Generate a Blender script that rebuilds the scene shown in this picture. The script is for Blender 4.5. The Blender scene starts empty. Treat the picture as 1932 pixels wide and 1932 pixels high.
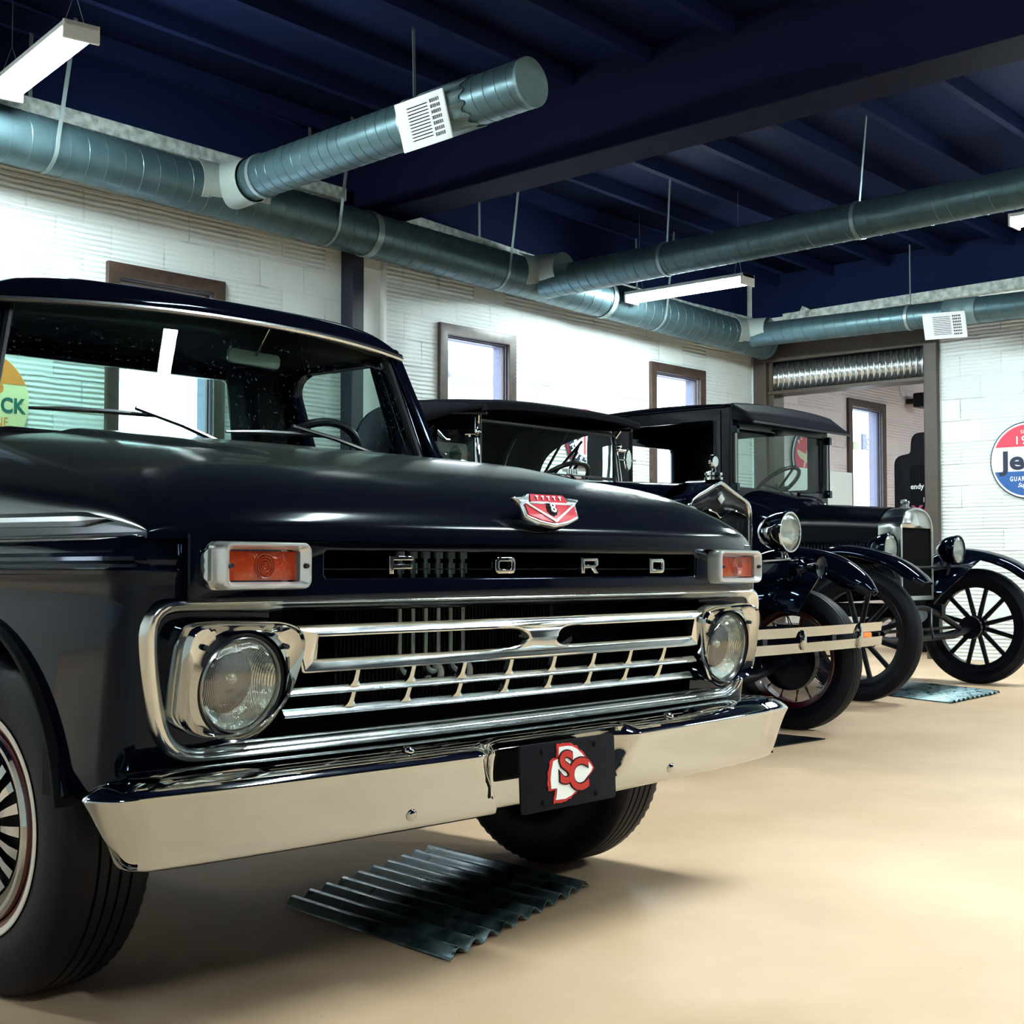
import bpy, bmesh, math, random
from mathutils import Vector, Matrix, noise
random.seed(7)
COL = bpy.context.scene.collection
PI = math.pi
V = Vector

# ------------------------------------------------------------------ helpers
def tag(o, label=None, cat=None, group=None, kind=None):
    if label: o['label'] = label
    if cat: o['category'] = cat
    if group: o['group'] = group
    if kind: o['kind'] = kind
    return o

def thing(name, label, cat, loc=(0, 0, 0), rz=0.0, group=None):
    o = bpy.data.objects.new(name, None)
    COL.objects.link(o)
    o.location = loc
    o.rotation_euler = (0, 0, rz)
    o.empty_display_size = 0.1
    return tag(o, label, cat, group)

def obj(name, bm, mat, parent=None, loc=(0, 0, 0), rot=(0, 0, 0), ang=35, bevel=0.0, bseg=2, solid=0.0, sub=0, label=None):
    bmesh.ops.remove_doubles(bm, verts=bm.verts, dist=1e-5)
    bm.normal_update()
    th = math.radians(ang)
    for f in bm.faces:
        f.smooth = True
    for e in bm.edges:
        e.smooth = not (len(e.link_faces) == 2 and e.calc_face_angle(0) > th) and len(e.link_faces) <= 2
    me = bpy.data.meshes.new(name)
    bm.to_mesh(me)
    bm.free()
    mats = mat if isinstance(mat, (list, tuple)) else [mat]
    for m in mats:
        me.materials.append(m)
    o = bpy.data.objects.new(name, me)
    COL.objects.link(o)
    o.location = loc
    o.rotation_euler = rot
    if parent:
        o.parent = parent
    if solid:
        md = o.modifiers.new('solid', 'SOLIDIFY'); md.thickness = solid; md.offset = 0
    if sub:
        md = o.modifiers.new('sub', 'SUBSURF'); md.levels = sub; md.render_levels = sub
    if bevel:
        md = o.modifiers.new('bevel', 'BEVEL'); md.width = bevel; md.segments = bseg
        md.limit_method = 'ANGLE'; md.angle_limit = math.radians(40); md.harden_normals = False
    if label:
        o['label'] = label
    return o

def struct(name, bm, mat, **k):
    return tag(obj(name, bm, mat, **k), kind='structure')

def NB():
    return bmesh.new()

def copy_tree(o, parent=None):
    c = o.copy()
    COL.objects.link(c)
    if parent is not None:
        c.parent = parent
    for ch in list(o.children):
        copy_tree(ch, c)
    return c

def box(bm, x0, x1, y0, y1, z0, z1, M=None):
    vs = [bm.verts.new(V(p)) for p in [(x0, y0, z0), (x1, y0, z0), (x1, y1, z0), (x0, y1, z0), (x0, y0, z1), (x1, y0, z1), (x1, y1, z1), (x0, y1, z1)]]
    if M is not None:
        for v in vs: v.co = M @ v.co
    for q in [(3, 2, 1, 0), (4, 5, 6, 7), (0, 1, 5, 4), (1, 2, 6, 5), (2, 3, 7, 6), (3, 0, 4, 7)]:
        bm.faces.new([vs[i] for i in q])
    return vs

def bar(bm, p0, p1, w, h, up=(0, 0, 1)):
    p0, p1 = V(p0), V(p1)
    t = (p1 - p0).normalized(); s = t.cross(V(up)).normalized(); u = s.cross(t)
    rings = []
    for p in (p0, p1):
        rings.append([bm.verts.new(p + s * a * w / 2 + u * b * h / 2) for a, b in ((-1, -1), (1, -1), (1, 1), (-1, 1))])
    for i in range(4):
        bm.faces.new([rings[0][i], rings[0][(i + 1) % 4], rings[1][(i + 1) % 4], rings[1][i]])
    bm.faces.new(rings[0][::-1]); bm.faces.new(rings[1])

def loft(bm, rings, closed=True, cap0=False, cap1=False, loop=False):
    vr = [[bm.verts.new(V(p)) for p in r] for r in rings]
    n = len(vr[0])
    pairs = list(zip(vr[:-1], vr[1:]))
    if loop: pairs.append((vr[-1], vr[0]))
    for a, b in pairs:
        for i in range(n if closed else n - 1):
            j = (i + 1) % n
            try: bm.faces.new([a[i], a[j], b[j], b[i]])
            except ValueError: pass
    if cap0: bm.faces.new(vr[0][::-1])
    if cap1: bm.faces.new(vr[-1])
    return vr

def frames(pts, closed=False, up=None):
    n = len(pts); out = []
    T = []
    for i in range(n):
        if closed: t = pts[(i + 1) % n] - pts[i - 1]
        elif i == 0: t = pts[1] - pts[0]
        elif i == n - 1: t = pts[-1] - pts[-2]
        else: t = (pts[i + 1] - pts[i]).normalized() + (pts[i] - pts[i - 1]).normalized()
        T.append(t.normalized())
    if up is not None:
        for i in range(n):
            s = T[i].cross(V(up)).normalized()
            out.append((s, s.cross(T[i]).normalized()))
        return out
    a = V((0, 0, 1)) if abs(T[0].z) < .9 else V((1, 0, 0))
    s = T[0].cross(a).normalized()
    for i in range(n):
        s = (s - T[i] * s.dot(T[i])).normalized()
        out.append((s, s.cross(T[i]).normalized()))
    return out

def tube(bm, pts, r, seg=10, closed=False, caps=True):
    pts = [V(p) for p in pts]
    fr = frames(pts, closed)
    rs = r if isinstance(r, (list, tuple)) else [r] * len(pts)
    rings = [[p + (s * math.cos(2 * PI * k / seg) + u * math.sin(2 * PI * k / seg)) * q for k in range(seg)] for p, (s, u), q in zip(pts, fr, rs)]
    loft(bm, rings, True, caps and not closed, caps and not closed, closed)

def sweep(bm, pts, prof, up=(0, 0, 1), closed=False, pclosed=True, caps=True):
    """profile points (side, up) swept along pts"""
    pts = [V(p) for p in pts]
    fr = frames(pts, closed, up)
    rings = [[p + s * a + u * b for a, b in prof] for p, (s, u) in zip(pts, fr)]
    loft(bm, rings, pclosed, caps and not closed and pclosed, caps and not closed and pclosed, closed)

def cyl(bm, p0, p1, r0, r1=None, seg=20, caps=True):
    tube(bm, [p0, p1], [r0, r0 if r1 is None else r1], seg, False, caps)

def lathe(bm, prof, c=(0, 0, 0), ax='X', seg=40, a0=0.0, a1=2 * PI, close_prof=False):
    """prof: (radius, height along the axis)"""
    c = V(c)
    full = abs(a1 - a0 - 2 * PI) < 1e-6
    n = seg if full else seg + 1
    rings = []
    for k in range(n):
        t = a0 + (a1 - a0) * k / seg
        ring = []
        for r, h in prof:
            if ax == 'X': p = (h, r * math.cos(t), r * math.sin(t))
            elif ax == 'Y': p = (r * math.cos(t), h, r * math.sin(t))
            else: p = (r * math.cos(t), r * math.sin(t), h)
            ring.append(c + V(p))
        rings.append(ring)
    loft(bm, rings, close_prof, False, False, full)

def ball(bm, c, r, seg=16, M=None):
    rr = r if isinstance(r, (list, tuple)) else (r, r, r)
    m = Matrix.Translation(V(c)) @ Matrix.Diagonal((rr[0], rr[1], rr[2], 1))
    if M is not None: m = M @ m
    bmesh.ops.create_uvsphere(bm, u_segments=seg, v_segments=max(6, seg // 2), radius=1, matrix=m)

def grid(bm, nu, nv, fn):
    vs = [[bm.verts.new(V(fn(i / nu, j / nv))) for j in range(nv + 1)] for i in range(nu + 1)]
    for i in range(nu):
        for j in range(nv):
            try: bm.faces.new([vs[i][j], vs[i + 1][j], vs[i + 1][j + 1], vs[i][j + 1]])
            except ValueError: pass
    return vs

def from_curve(cu, M=None):
    o = bpy.data.objects.new('tmp', cu)
    COL.objects.link(o)
    dg = bpy.context.evaluated_depsgraph_get()
    dg.update()
    me = bpy.data.meshes.new_from_object(o.evaluated_get(dg))
    bm = bmesh.new()
    bm.from_mesh(me)
    bpy.data.objects.remove(o); bpy.data.meshes.remove(me); bpy.data.curves.remove(cu)
    if M is not None:
        bm.transform(M)
        if M.to_3x3().determinant() < 0: bmesh.ops.reverse_faces(bm, faces=bm.faces)
    return bm

def shape(loops, th=.01, bevel=0.0, M=None):
    """flat plate with holes: loops in XY, thickness th centred on z=0"""
    cu = bpy.data.curves.new('tmp', 'CURVE'); cu.dimensions = '2D'; cu.fill_mode = 'BOTH'
    for L in loops:
        sp = cu.splines.new('POLY'); sp.points.add(len(L) - 1)
        for i, p in enumerate(L): sp.points[i].co = (p[0], p[1], 0, 1)
        sp.use_cyclic_u = True
    cu.extrude = max(th / 2 - bevel, 0); cu.bevel_depth = bevel; cu.bevel_resolution = 2
    if bevel: cu.offset = -bevel
    return from_curve(cu, M)

def text(s, size, th=.002, M=None, align='CENTER', bevel=0, offset=0, space=1, sx=1, shear=0):
    cu = bpy.data.curves.new('tmp', 'FONT'); cu.body = s; cu.size = size; cu.extrude = th / 2
    cu.align_x = align; cu.align_y = 'CENTER'; cu.bevel_depth = bevel; cu.offset = offset; cu.space_character = space; cu.shear = shear
    cu.resolution_u = 4
    m = Matrix.Diagonal((sx, 1, 1, 1))
    return from_curve(cu, (M @ m) if M is not None else m)

def merge(bm, other):
    me = bpy.data.meshes.new('tmp'); other.to_mesh(me); other.free()
    bm.from_mesh(me); bpy.data.meshes.remove(me)

def frontM(x, y, z, tilt=0.0):
    """plate drawn in XY that faces -Y (towards the front of a car)"""
    return Matrix.Translation((x, y, z)) @ Matrix.Rotation(PI / 2 + tilt, 4, 'X')

def sideM(x, y, z):
    """plate drawn in XY: drawn x runs along +Y, drawn y runs up, faces +X"""
    return Matrix.Translation((x, y, z)) @ Matrix.Rotation(PI / 2, 4, 'Z') @ Matrix.Rotation(PI / 2, 4, 'X')

def wallM(x, y, z):
    """plate on the far wall facing -X; drawn x runs along -Y"""
    return Matrix.Translation((x, y, z)) @ Matrix.Rotation(-PI / 2, 4, 'Z') @ Matrix.Rotation(PI / 2, 4, 'X')

def rrect(w, h, r, n=6, cx=0, cy=0):
    L = []
    rr = r if isinstance(r, (list, tuple)) else (r,) * 4   # tr, tl, bl, br
    for q, (sx, sy) in enumerate(((1, 1), (-1, 1), (-1, -1), (1, -1))):
        for k in range(n + 1):
            a = q * PI / 2 + PI / 2 * k / n
            L.append((cx + sx * (w / 2 - rr[q]) + rr[q] * math.cos(a), cy + sy * (h / 2 - rr[q]) + rr[q] * math.sin(a)))
    return L

def circ(r, n=40, cx=0, cy=0):
    return [(cx + r * math.cos(2 * PI * k / n), cy + r * math.sin(2 * PI * k / n)) for k in range(n)]

def round_poly(P, r, n=5):
    """round the corners of a polygon"""
    L = []
    m = len(P)
    rr = r if isinstance(r, (list, tuple)) else [r] * m
    for i in range(m):
        p = V(P[i]).to_2d() if len(P[i]) == 2 else V(P[i])
        a = V(P[i - 1]) - V(P[i]); b = V(P[(i + 1) % m]) - V(P[i])
        q = min(rr[i], a.length * .49, b.length * .49)
        s = V(P[i]) + a.normalized() * q; e = V(P[i]) + b.normalized() * q
        for k in range(n + 1):
            t = k / n
            L.append(tuple(s.lerp(V(P[i]), t).lerp(V(P[i]).lerp(e, t), t)))
    return L

def boolean(bm, cutter, mode='DIFFERENCE'):
    ma, mb = bpy.data.meshes.new('a'), bpy.data.meshes.new('b')
    bmesh.ops.remove_doubles(bm, verts=bm.verts, dist=1e-5); bmesh.ops.recalc_face_normals(bm, faces=bm.faces)
    bmesh.ops.recalc_face_normals(cutter, faces=cutter.faces)
    bm.to_mesh(ma); cutter.to_mesh(mb); bm.free(); cutter.free()
    a, b = bpy.data.objects.new('a', ma), bpy.data.objects.new('b', mb)
    COL.objects.link(a); COL.objects.link(b)
    md = a.modifiers.new('x', 'BOOLEAN'); md.object = b; md.operation = mode; md.solver = 'EXACT'
    dg = bpy.context.evaluated_depsgraph_get(); dg.update()
    me = bpy.data.meshes.new_from_object(a.evaluated_get(dg))
    out = bmesh.new(); out.from_mesh(me)
    bpy.data.objects.remove(a); bpy.data.objects.remove(b)
    for m in (ma, mb, me): bpy.data.meshes.remove(m)
    return out

def spline(P, n=8):
    """Catmull-Rom through the points"""
    P = [V(p) for p in P]; out = []
    for i in range(len(P) - 1):
        p0 = P[i - 1] if i else P[0] * 2 - P[1]
        p1, p2 = P[i], P[i + 1]
        p3 = P[i + 2] if i + 2 < len(P) else p2 * 2 - p1
        for k in range(n):
            t = k / n
            out.append(.5 * ((2 * p1) + (p2 - p0) * t + (2 * p0 - 5 * p1 + 4 * p2 - p3) * t * t + (3 * p1 - p0 - 3 * p2 + p3) * t ** 3))
    out.append(P[-1])
    return out

def interp(x, T):
    if x <= T[0][0]: return T[0][1]
    for (a, u), (b, v) in zip(T, T[1:]):
        if x <= b:
            t = (x - a) / (b - a); t = t * t * (3 - 2 * t) if False else t
            return u + (v - u) * t
    return T[-1][1]

def sinterp(x, T):
    """smooth (monotone-ish cubic) interpolation"""
    n = len(T)
    if x <= T[0][0]: return T[0][1]
    if x >= T[-1][0]: return T[-1][1]
    sl = [(T[i + 1][1] - T[i][1]) / (T[i + 1][0] - T[i][0]) for i in range(n - 1)]
    m = [sl[0]] + [(0 if sl[i - 1] * sl[i] <= 0 else 2 * sl[i - 1] * sl[i] / (sl[i - 1] + sl[i])) for i in range(1, n - 1)] + [sl[-1]]
    for i in range(n - 1):
        if x <= T[i + 1][0]:
            h = T[i + 1][0] - T[i][0]; t = (x - T[i][0]) / h
            return (2*t**3 - 3*t*t + 1) * T[i][1] + (t**3 - 2*t*t + t) * h * m[i] + (-2*t**3 + 3*t*t) * T[i+1][1] + (t**3 - t*t) * h * m[i+1]

# ------------------------------------------------------------------ materials
def nt(name):
    m = bpy.data.materials.new(name); m.use_nodes = True
    t = m.node_tree; b = t.nodes['Principled BSDF']
    return m, t, b

def mat(name, col, rough=.5, metal=0.0, coat=0.0, spec=.5, bump=0.0, bscale=40, var=0.0, vscale=6, trans=0, ior=1.45, rvar=0.0, emis=None, estr=0):
    m, t, b = nt(name)
    b.inputs['Base Color'].default_value = (*col, 1)
    b.inputs['Roughness'].default_value = rough
    b.inputs['Metallic'].default_value = metal
    b.inputs['Coat Weight'].default_value = coat
    b.inputs['Coat Roughness'].default_value = .03
    b.inputs['Specular IOR Level'].default_value = spec
    b.inputs['Transmission Weight'].default_value = trans
    b.inputs['IOR'].default_value = ior
    if emis:
        b.inputs['Emission Color'].default_value = (*emis, 1); b.inputs['Emission Strength'].default_value = estr
    tc = t.nodes.new('ShaderNodeTexCoord')
    if bump:
        n = t.nodes.new('ShaderNodeTexNoise'); n.inputs['Scale'].default_value = bscale; n.inputs['Detail'].default_value = 4
        t.links.new(tc.outputs['Object'], n.inputs['Vector'])
        bp = t.nodes.new('ShaderNodeBump'); bp.inputs['Strength'].default_value = bump; bp.inputs['Distance'].default_value = .01
        t.links.new(n.outputs['Fac'], bp.inputs['Height']); t.links.new(bp.outputs['Normal'], b.inputs['Normal'])
    if var or rvar:
        n = t.nodes.new('ShaderNodeTexNoise'); n.inputs['Scale'].default_value = vscale; n.inputs['Detail'].default_value = 5
        t.links.new(tc.outputs['Object'], n.inputs['Vector'])
        if var:
            mx = t.nodes.new('ShaderNodeMix'); mx.data_type = 'RGBA'
            mx.inputs[6].default_value = (*[c * (1 - var) for c in col], 1); mx.inputs[7].default_value = (*[min(1, c * (1 + var)) for c in col], 1)
            cr = t.nodes.new('ShaderNodeMapRange'); cr.inputs[1].default_value = .3; cr.inputs[2].default_value = .7
            t.links.new(n.outputs['Fac'], cr.inputs[0]); t.links.new(cr.outputs[0], mx.inputs[0]); t.links.new(mx.outputs[2], b.inputs['Base Color'])
        if rvar:
            cr = t.nodes.new('ShaderNodeMapRange'); cr.inputs[1].default_value = .3; cr.inputs[2].default_value = .7
            cr.inputs[3].default_value = max(0, rough - rvar); cr.inputs[4].default_value = rough + rvar
            t.links.new(n.outputs['Fac'], cr.inputs[0]); t.links.new(cr.outputs[0], b.inputs['Roughness'])
    return m

PAINT = mat('black_paint', (.0016, .0022, .0062), .07, 0, 0, .40)
PAINT.node_tree.nodes['Principled BSDF'].inputs['Specular Tint'].default_value = (.50, .68, 1, 1)
HOODBLK = mat('sheen_black_hood_paint', (.0022, .003, .0070), .13, 0, 0, .45)  # hood black with a pale sheen added towards grazing angles
_b = HOODBLK.node_tree.nodes['Principled BSDF']; _b.inputs['Specular Tint'].default_value = (.80, .90, .95, 1)
_b.inputs['Sheen Weight'].default_value = .10; _b.inputs['Sheen Roughness'].default_value = .25; _b.inputs['Sheen Tint'].default_value = (.85, 1, .92, 1)
SATIN = mat('satin_black', (.0028, .0033, .0075), .35, spec=.3)
DARK = mat('dark_cavity', (.0018, .002, .004), .7, spec=.15)
CHROME = mat('chrome', (.51, .53, .53), .045, 1.0, rvar=.02, vscale=9)
DULLCHROME = mat('brushed_aluminium', (.60, .62, .63), .22, 1.0)
SILVER = mat('silver_painted_casting', (.78, .80, .80), .3, .75)
NICKEL = mat('nickel_shell', (.42, .45, .45), .2, 1.0, var=.1, vscale=8)
RUBBER = mat('tyre_rubber', (.0022, .0030, .0082), .5, spec=.22, bump=.1, bscale=80)
SIDEW = mat('tyre_sidewall', (.010, .014, .026), .42)
WHITEW = mat('whitewall_stripe', (.80, .76, .68), .5)
REDP = mat('red_wheel_paint', (.16, .006, .012), .25, coat=.8)
REDE = mat('red_enamel', (.55, .015, .035), .25, coat=.5)
WHITE = mat('white_enamel', (.78, .80, .80), .4)
OFFW = mat('register_white', (.74, .76, .80), .4)
CLOTH = mat('black_canvas', (.0028, .0034, .0085), .8, spec=.15)
VINYL = mat('dark_vinyl', (.0025, .003, .006), .55, spec=.25, bump=.1, bscale=60)
GRILLEM = mat('polished_aluminium', (.76, .80, .80), .19, 1.0, rvar=.03, vscale=12)
CPAINT = mat('coupe_body_black', (.002, .0025, .006), .25, spec=.2)
AMBER = mat('amber_lens', (.36, .035, .006), .12, 0, .6, bump=.35, bscale=90)
REFL = mat('lamp_reflector', (.86, .88, .86), .13, 1.0)
STEELD = mat('dark_steel', (.03, .036, .045), .4, .7)
CASTM = mat('weathered_casting', (.10, .13, .15), .45, .6, var=.5, vscale=9)

def glass_mat(name, tint=(.85, .95, .92), refl=.12, dust=0.0, rough=.0):
    m, t, b = nt(name)
    t.nodes.remove(b)
    out = t.nodes['Material Output']
    tr = t.nodes.new('ShaderNodeBsdfTransparent'); tr.inputs[0].default_value = (*tint, 1)
    gl = t.nodes.new('ShaderNodeBsdfGlossy'); gl.inputs['Roughness'].default_value = rough
    fr = t.nodes.new('ShaderNodeLayerWeight'); fr.inputs['Blend'].default_value = .5
    mx = t.nodes.new('ShaderNodeMixShader')
    pw = t.nodes.new('ShaderNodeMath'); pw.operation = 'POWER'; pw.inputs[1].default_value = 5
    mul = t.nodes.new('ShaderNodeMath'); mul.operation = 'MULTIPLY_ADD'; mul.inputs[1].default_value = .95; mul.inputs[2].default_value = refl
    mul.use_clamp = True
    t.links.new(fr.outputs['Facing'], pw.inputs[0]); t.links.new(pw.outputs[0], mul.inputs[0]); t.links.new(mul.outputs[0], mx.inputs[0])
    t.links.new(tr.outputs[0], mx.inputs[1]); t.links.new(gl.outputs[0], mx.inputs[2])
    last = mx
    if dust:
        tc = t.nodes.new('ShaderNodeTexCoord'); n = t.nodes.new('ShaderNodeTexNoise'); n.inputs['Scale'].default_value = 130; n.inputs['Detail'].default_value = 3
        t.links.new(tc.outputs['Object'], n.inputs['Vector'])
        mr = t.nodes.new('ShaderNodeMapRange'); mr.inputs[1].default_value = .64; mr.inputs[2].default_value = .74; mr.inputs[4].default_value = dust
        t.links.new(n.outputs['Fac'], mr.inputs[0])
        df = t.nodes.new('ShaderNodeBsdfDiffuse'); df.inputs[0].default_value = (.5, .6, .58, 1)
        m2 = t.nodes.new('ShaderNodeMixShader')
        t.links.new(mr.outputs[0], m2.inputs[0]); t.links.new(last.outputs[0], m2.inputs[1]); t.links.new(df.outputs[0], m2.inputs[2]); last = m2
    t.links.new(last.outputs[0], out.inputs['Surface'])
    return m

GLASS = glass_mat('window_glass', (.93, .97, .98), .06)
CARGLASS = glass_mat('windshield_glass', (.84, .95, .91), .04, dust=.12)
CLEARG = glass_mat('thin_old_glass', (.90, .95, .93), .0)
SIDEGLASS = glass_mat('car_side_glass', (.75, .88, .86), .05)

def lens_mat(name, scale=110, strength=.7, fac=.27):
    """fluted clear headlamp lens"""
    m, t, b = nt(name)
    t.nodes.remove(b)
    out = t.nodes['Material Output']
    tc = t.nodes.new('ShaderNodeTexCoord'); w = t.nodes.new('ShaderNodeTexWave'); w.wave_type = 'BANDS'; w.bands_direction = 'X'
    w.inputs['Scale'].default_value = scale; w.inputs['Distortion'].default_value = .0
    n = t.nodes.new('ShaderNodeTexNoise'); n.inputs['Scale'].default_value = 35; n.inputs['Detail'].default_value = 1
    t.links.new(tc.outputs['Object'], w.inputs['Vector']); t.links.new(tc.outputs['Object'], n.inputs['Vector'])
    ad = t.nodes.new('ShaderNodeMath'); ad.operation = 'MULTIPLY_ADD'; ad.inputs[1].default_value = 2.5
    t.links.new(n.outputs['Fac'], ad.inputs[0]); t.links.new(w.outputs['Fac'], ad.inputs[2])
    bp = t.nodes.new('ShaderNodeBump'); bp.inputs['Strength'].default_value = strength; bp.inputs['Distance'].default_value = .0015
    t.links.new(ad.outputs[0], bp.inputs['Height'])
    tr = t.nodes.new('ShaderNodeBsdfTransparent'); tr.inputs[0].default_value = (.93, .97, .94, 1)
    gl = t.nodes.new('ShaderNodeBsdfGlossy'); gl.inputs['Roughness'].default_value = .05
    t.links.new(bp.outputs[0], gl.inputs['Normal'])
    mx = t.nodes.new('ShaderNodeMixShader'); mx.inputs[0].default_value = fac
    t.links.new(tr.outputs[0], mx.inputs[1]); t.links.new(gl.outputs[0], mx.inputs[2])
    t.links.new(mx.outputs[0], out.inputs['Surface'])
    return m
def reflector_mat():
    m, t, b = nt('stippled_reflector')
    b.inputs['Metallic'].default_value = 1; b.inputs['Roughness'].default_value = .16; b.inputs['Base Color'].default_value = (.97, 1, .98, 1)
    tc = t.nodes.new('ShaderNodeTexCoord'); w = t.nodes.new('ShaderNodeTexWave'); w.wave_type = 'BANDS'; w.bands_direction = 'X'; w.inputs['Scale'].default_value = 95
    n = t.nodes.new('ShaderNodeTexNoise'); n.inputs['Scale'].default_value = 28; n.inputs['Detail'].default_value = 2
    t.links.new(tc.outputs['Object'], w.inputs['Vector']); t.links.new(tc.outputs['Object'], n.inputs['Vector'])
    ad = t.nodes.new('ShaderNodeMath'); ad.operation = 'MULTIPLY_ADD'; ad.inputs[1].default_value = 4
    t.links.new(n.outputs['Fac'], ad.inputs[0]); t.links.new(w.outputs['Fac'], ad.inputs[2])
    bp = t.nodes.new('ShaderNodeBump'); bp.inputs['Strength'].default_value = .7; bp.inputs['Distance'].default_value = .003
    t.links.new(ad.outputs[0], bp.inputs['Height']); t.links.new(bp.outputs[0], b.inputs['Normal'])
    return m
REFL = reflector_mat()
LENS = lens_mat('fluted_lens')

# ------------------------------------------------------------------ camera
CAM_F, CAM_A, CAM_P = 2633.2, math.radians(42.01), math.radians(2.32)
CAM_C = V((-2.3275, -2.0408, .8561))
_d = V((math.cos(CAM_A), math.sin(CAM_A), 0)); _r = V((math.sin(CAM_A), -math.cos(CAM_A), 0)); _u = V((0, 0, 1))
_D = _d * math.cos(CAM_P) + _u * math.sin(CAM_P); _U = -_d * math.sin(CAM_P) + _u * math.cos(CAM_P)
cam = bpy.data.cameras.new('camera'); cam.lens = CAM_F / 1932 * 36; cam.sensor_width = 36; cam.clip_start = .05; cam.clip_end = 200
co = bpy.data.objects.new('camera', cam); COL.objects.link(co)
R = Matrix((_r, _U, -_D)).transposed().to_4x4()
co.matrix_world = Matrix.Translation(CAM_C) @ R
bpy.context.scene.camera = co

def at(px, py, X=None, Y=None, Z=None):
    """the point of the place seen at a pixel of the photograph, on the plane X=, Y= or Z="""
    v = _D + _r * ((px - 966) / CAM_F) + _U * ((966 - py) / CAM_F)
    i, val = (0, X) if X is not None else (1, Y) if Y is not None else (2, Z)
    return CAM_C + v * ((val - CAM_C[i]) / v[i])

sc = bpy.context.scene
sc.view_settings.view_transform = 'Standard'; sc.view_settings.look = 'None'; sc.view_settings.gamma = 1
sc.view_settings.exposure = 1.25
sc.view_settings.use_curve_mapping = False
sc.cycles.use_denoising = True
sc.cycles.max_bounces = 10; sc.cycles.glossy_bounces = 6; sc.cycles.transparent_max_bounces = 16; sc.cycles.transmission_bounces = 8
sc.cycles.sample_clamp_indirect = 6.0
sc.cycles.caustics_reflective = False; sc.cycles.caustics_refractive = False
# ================================================================== the setting
YW, XF = 5.885, 10.25          # inner faces of the window wall and of the far wall
def zceil(x, y): return 4.10 - .03 * (x - 3.3) + .015 * (YW - y)

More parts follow.
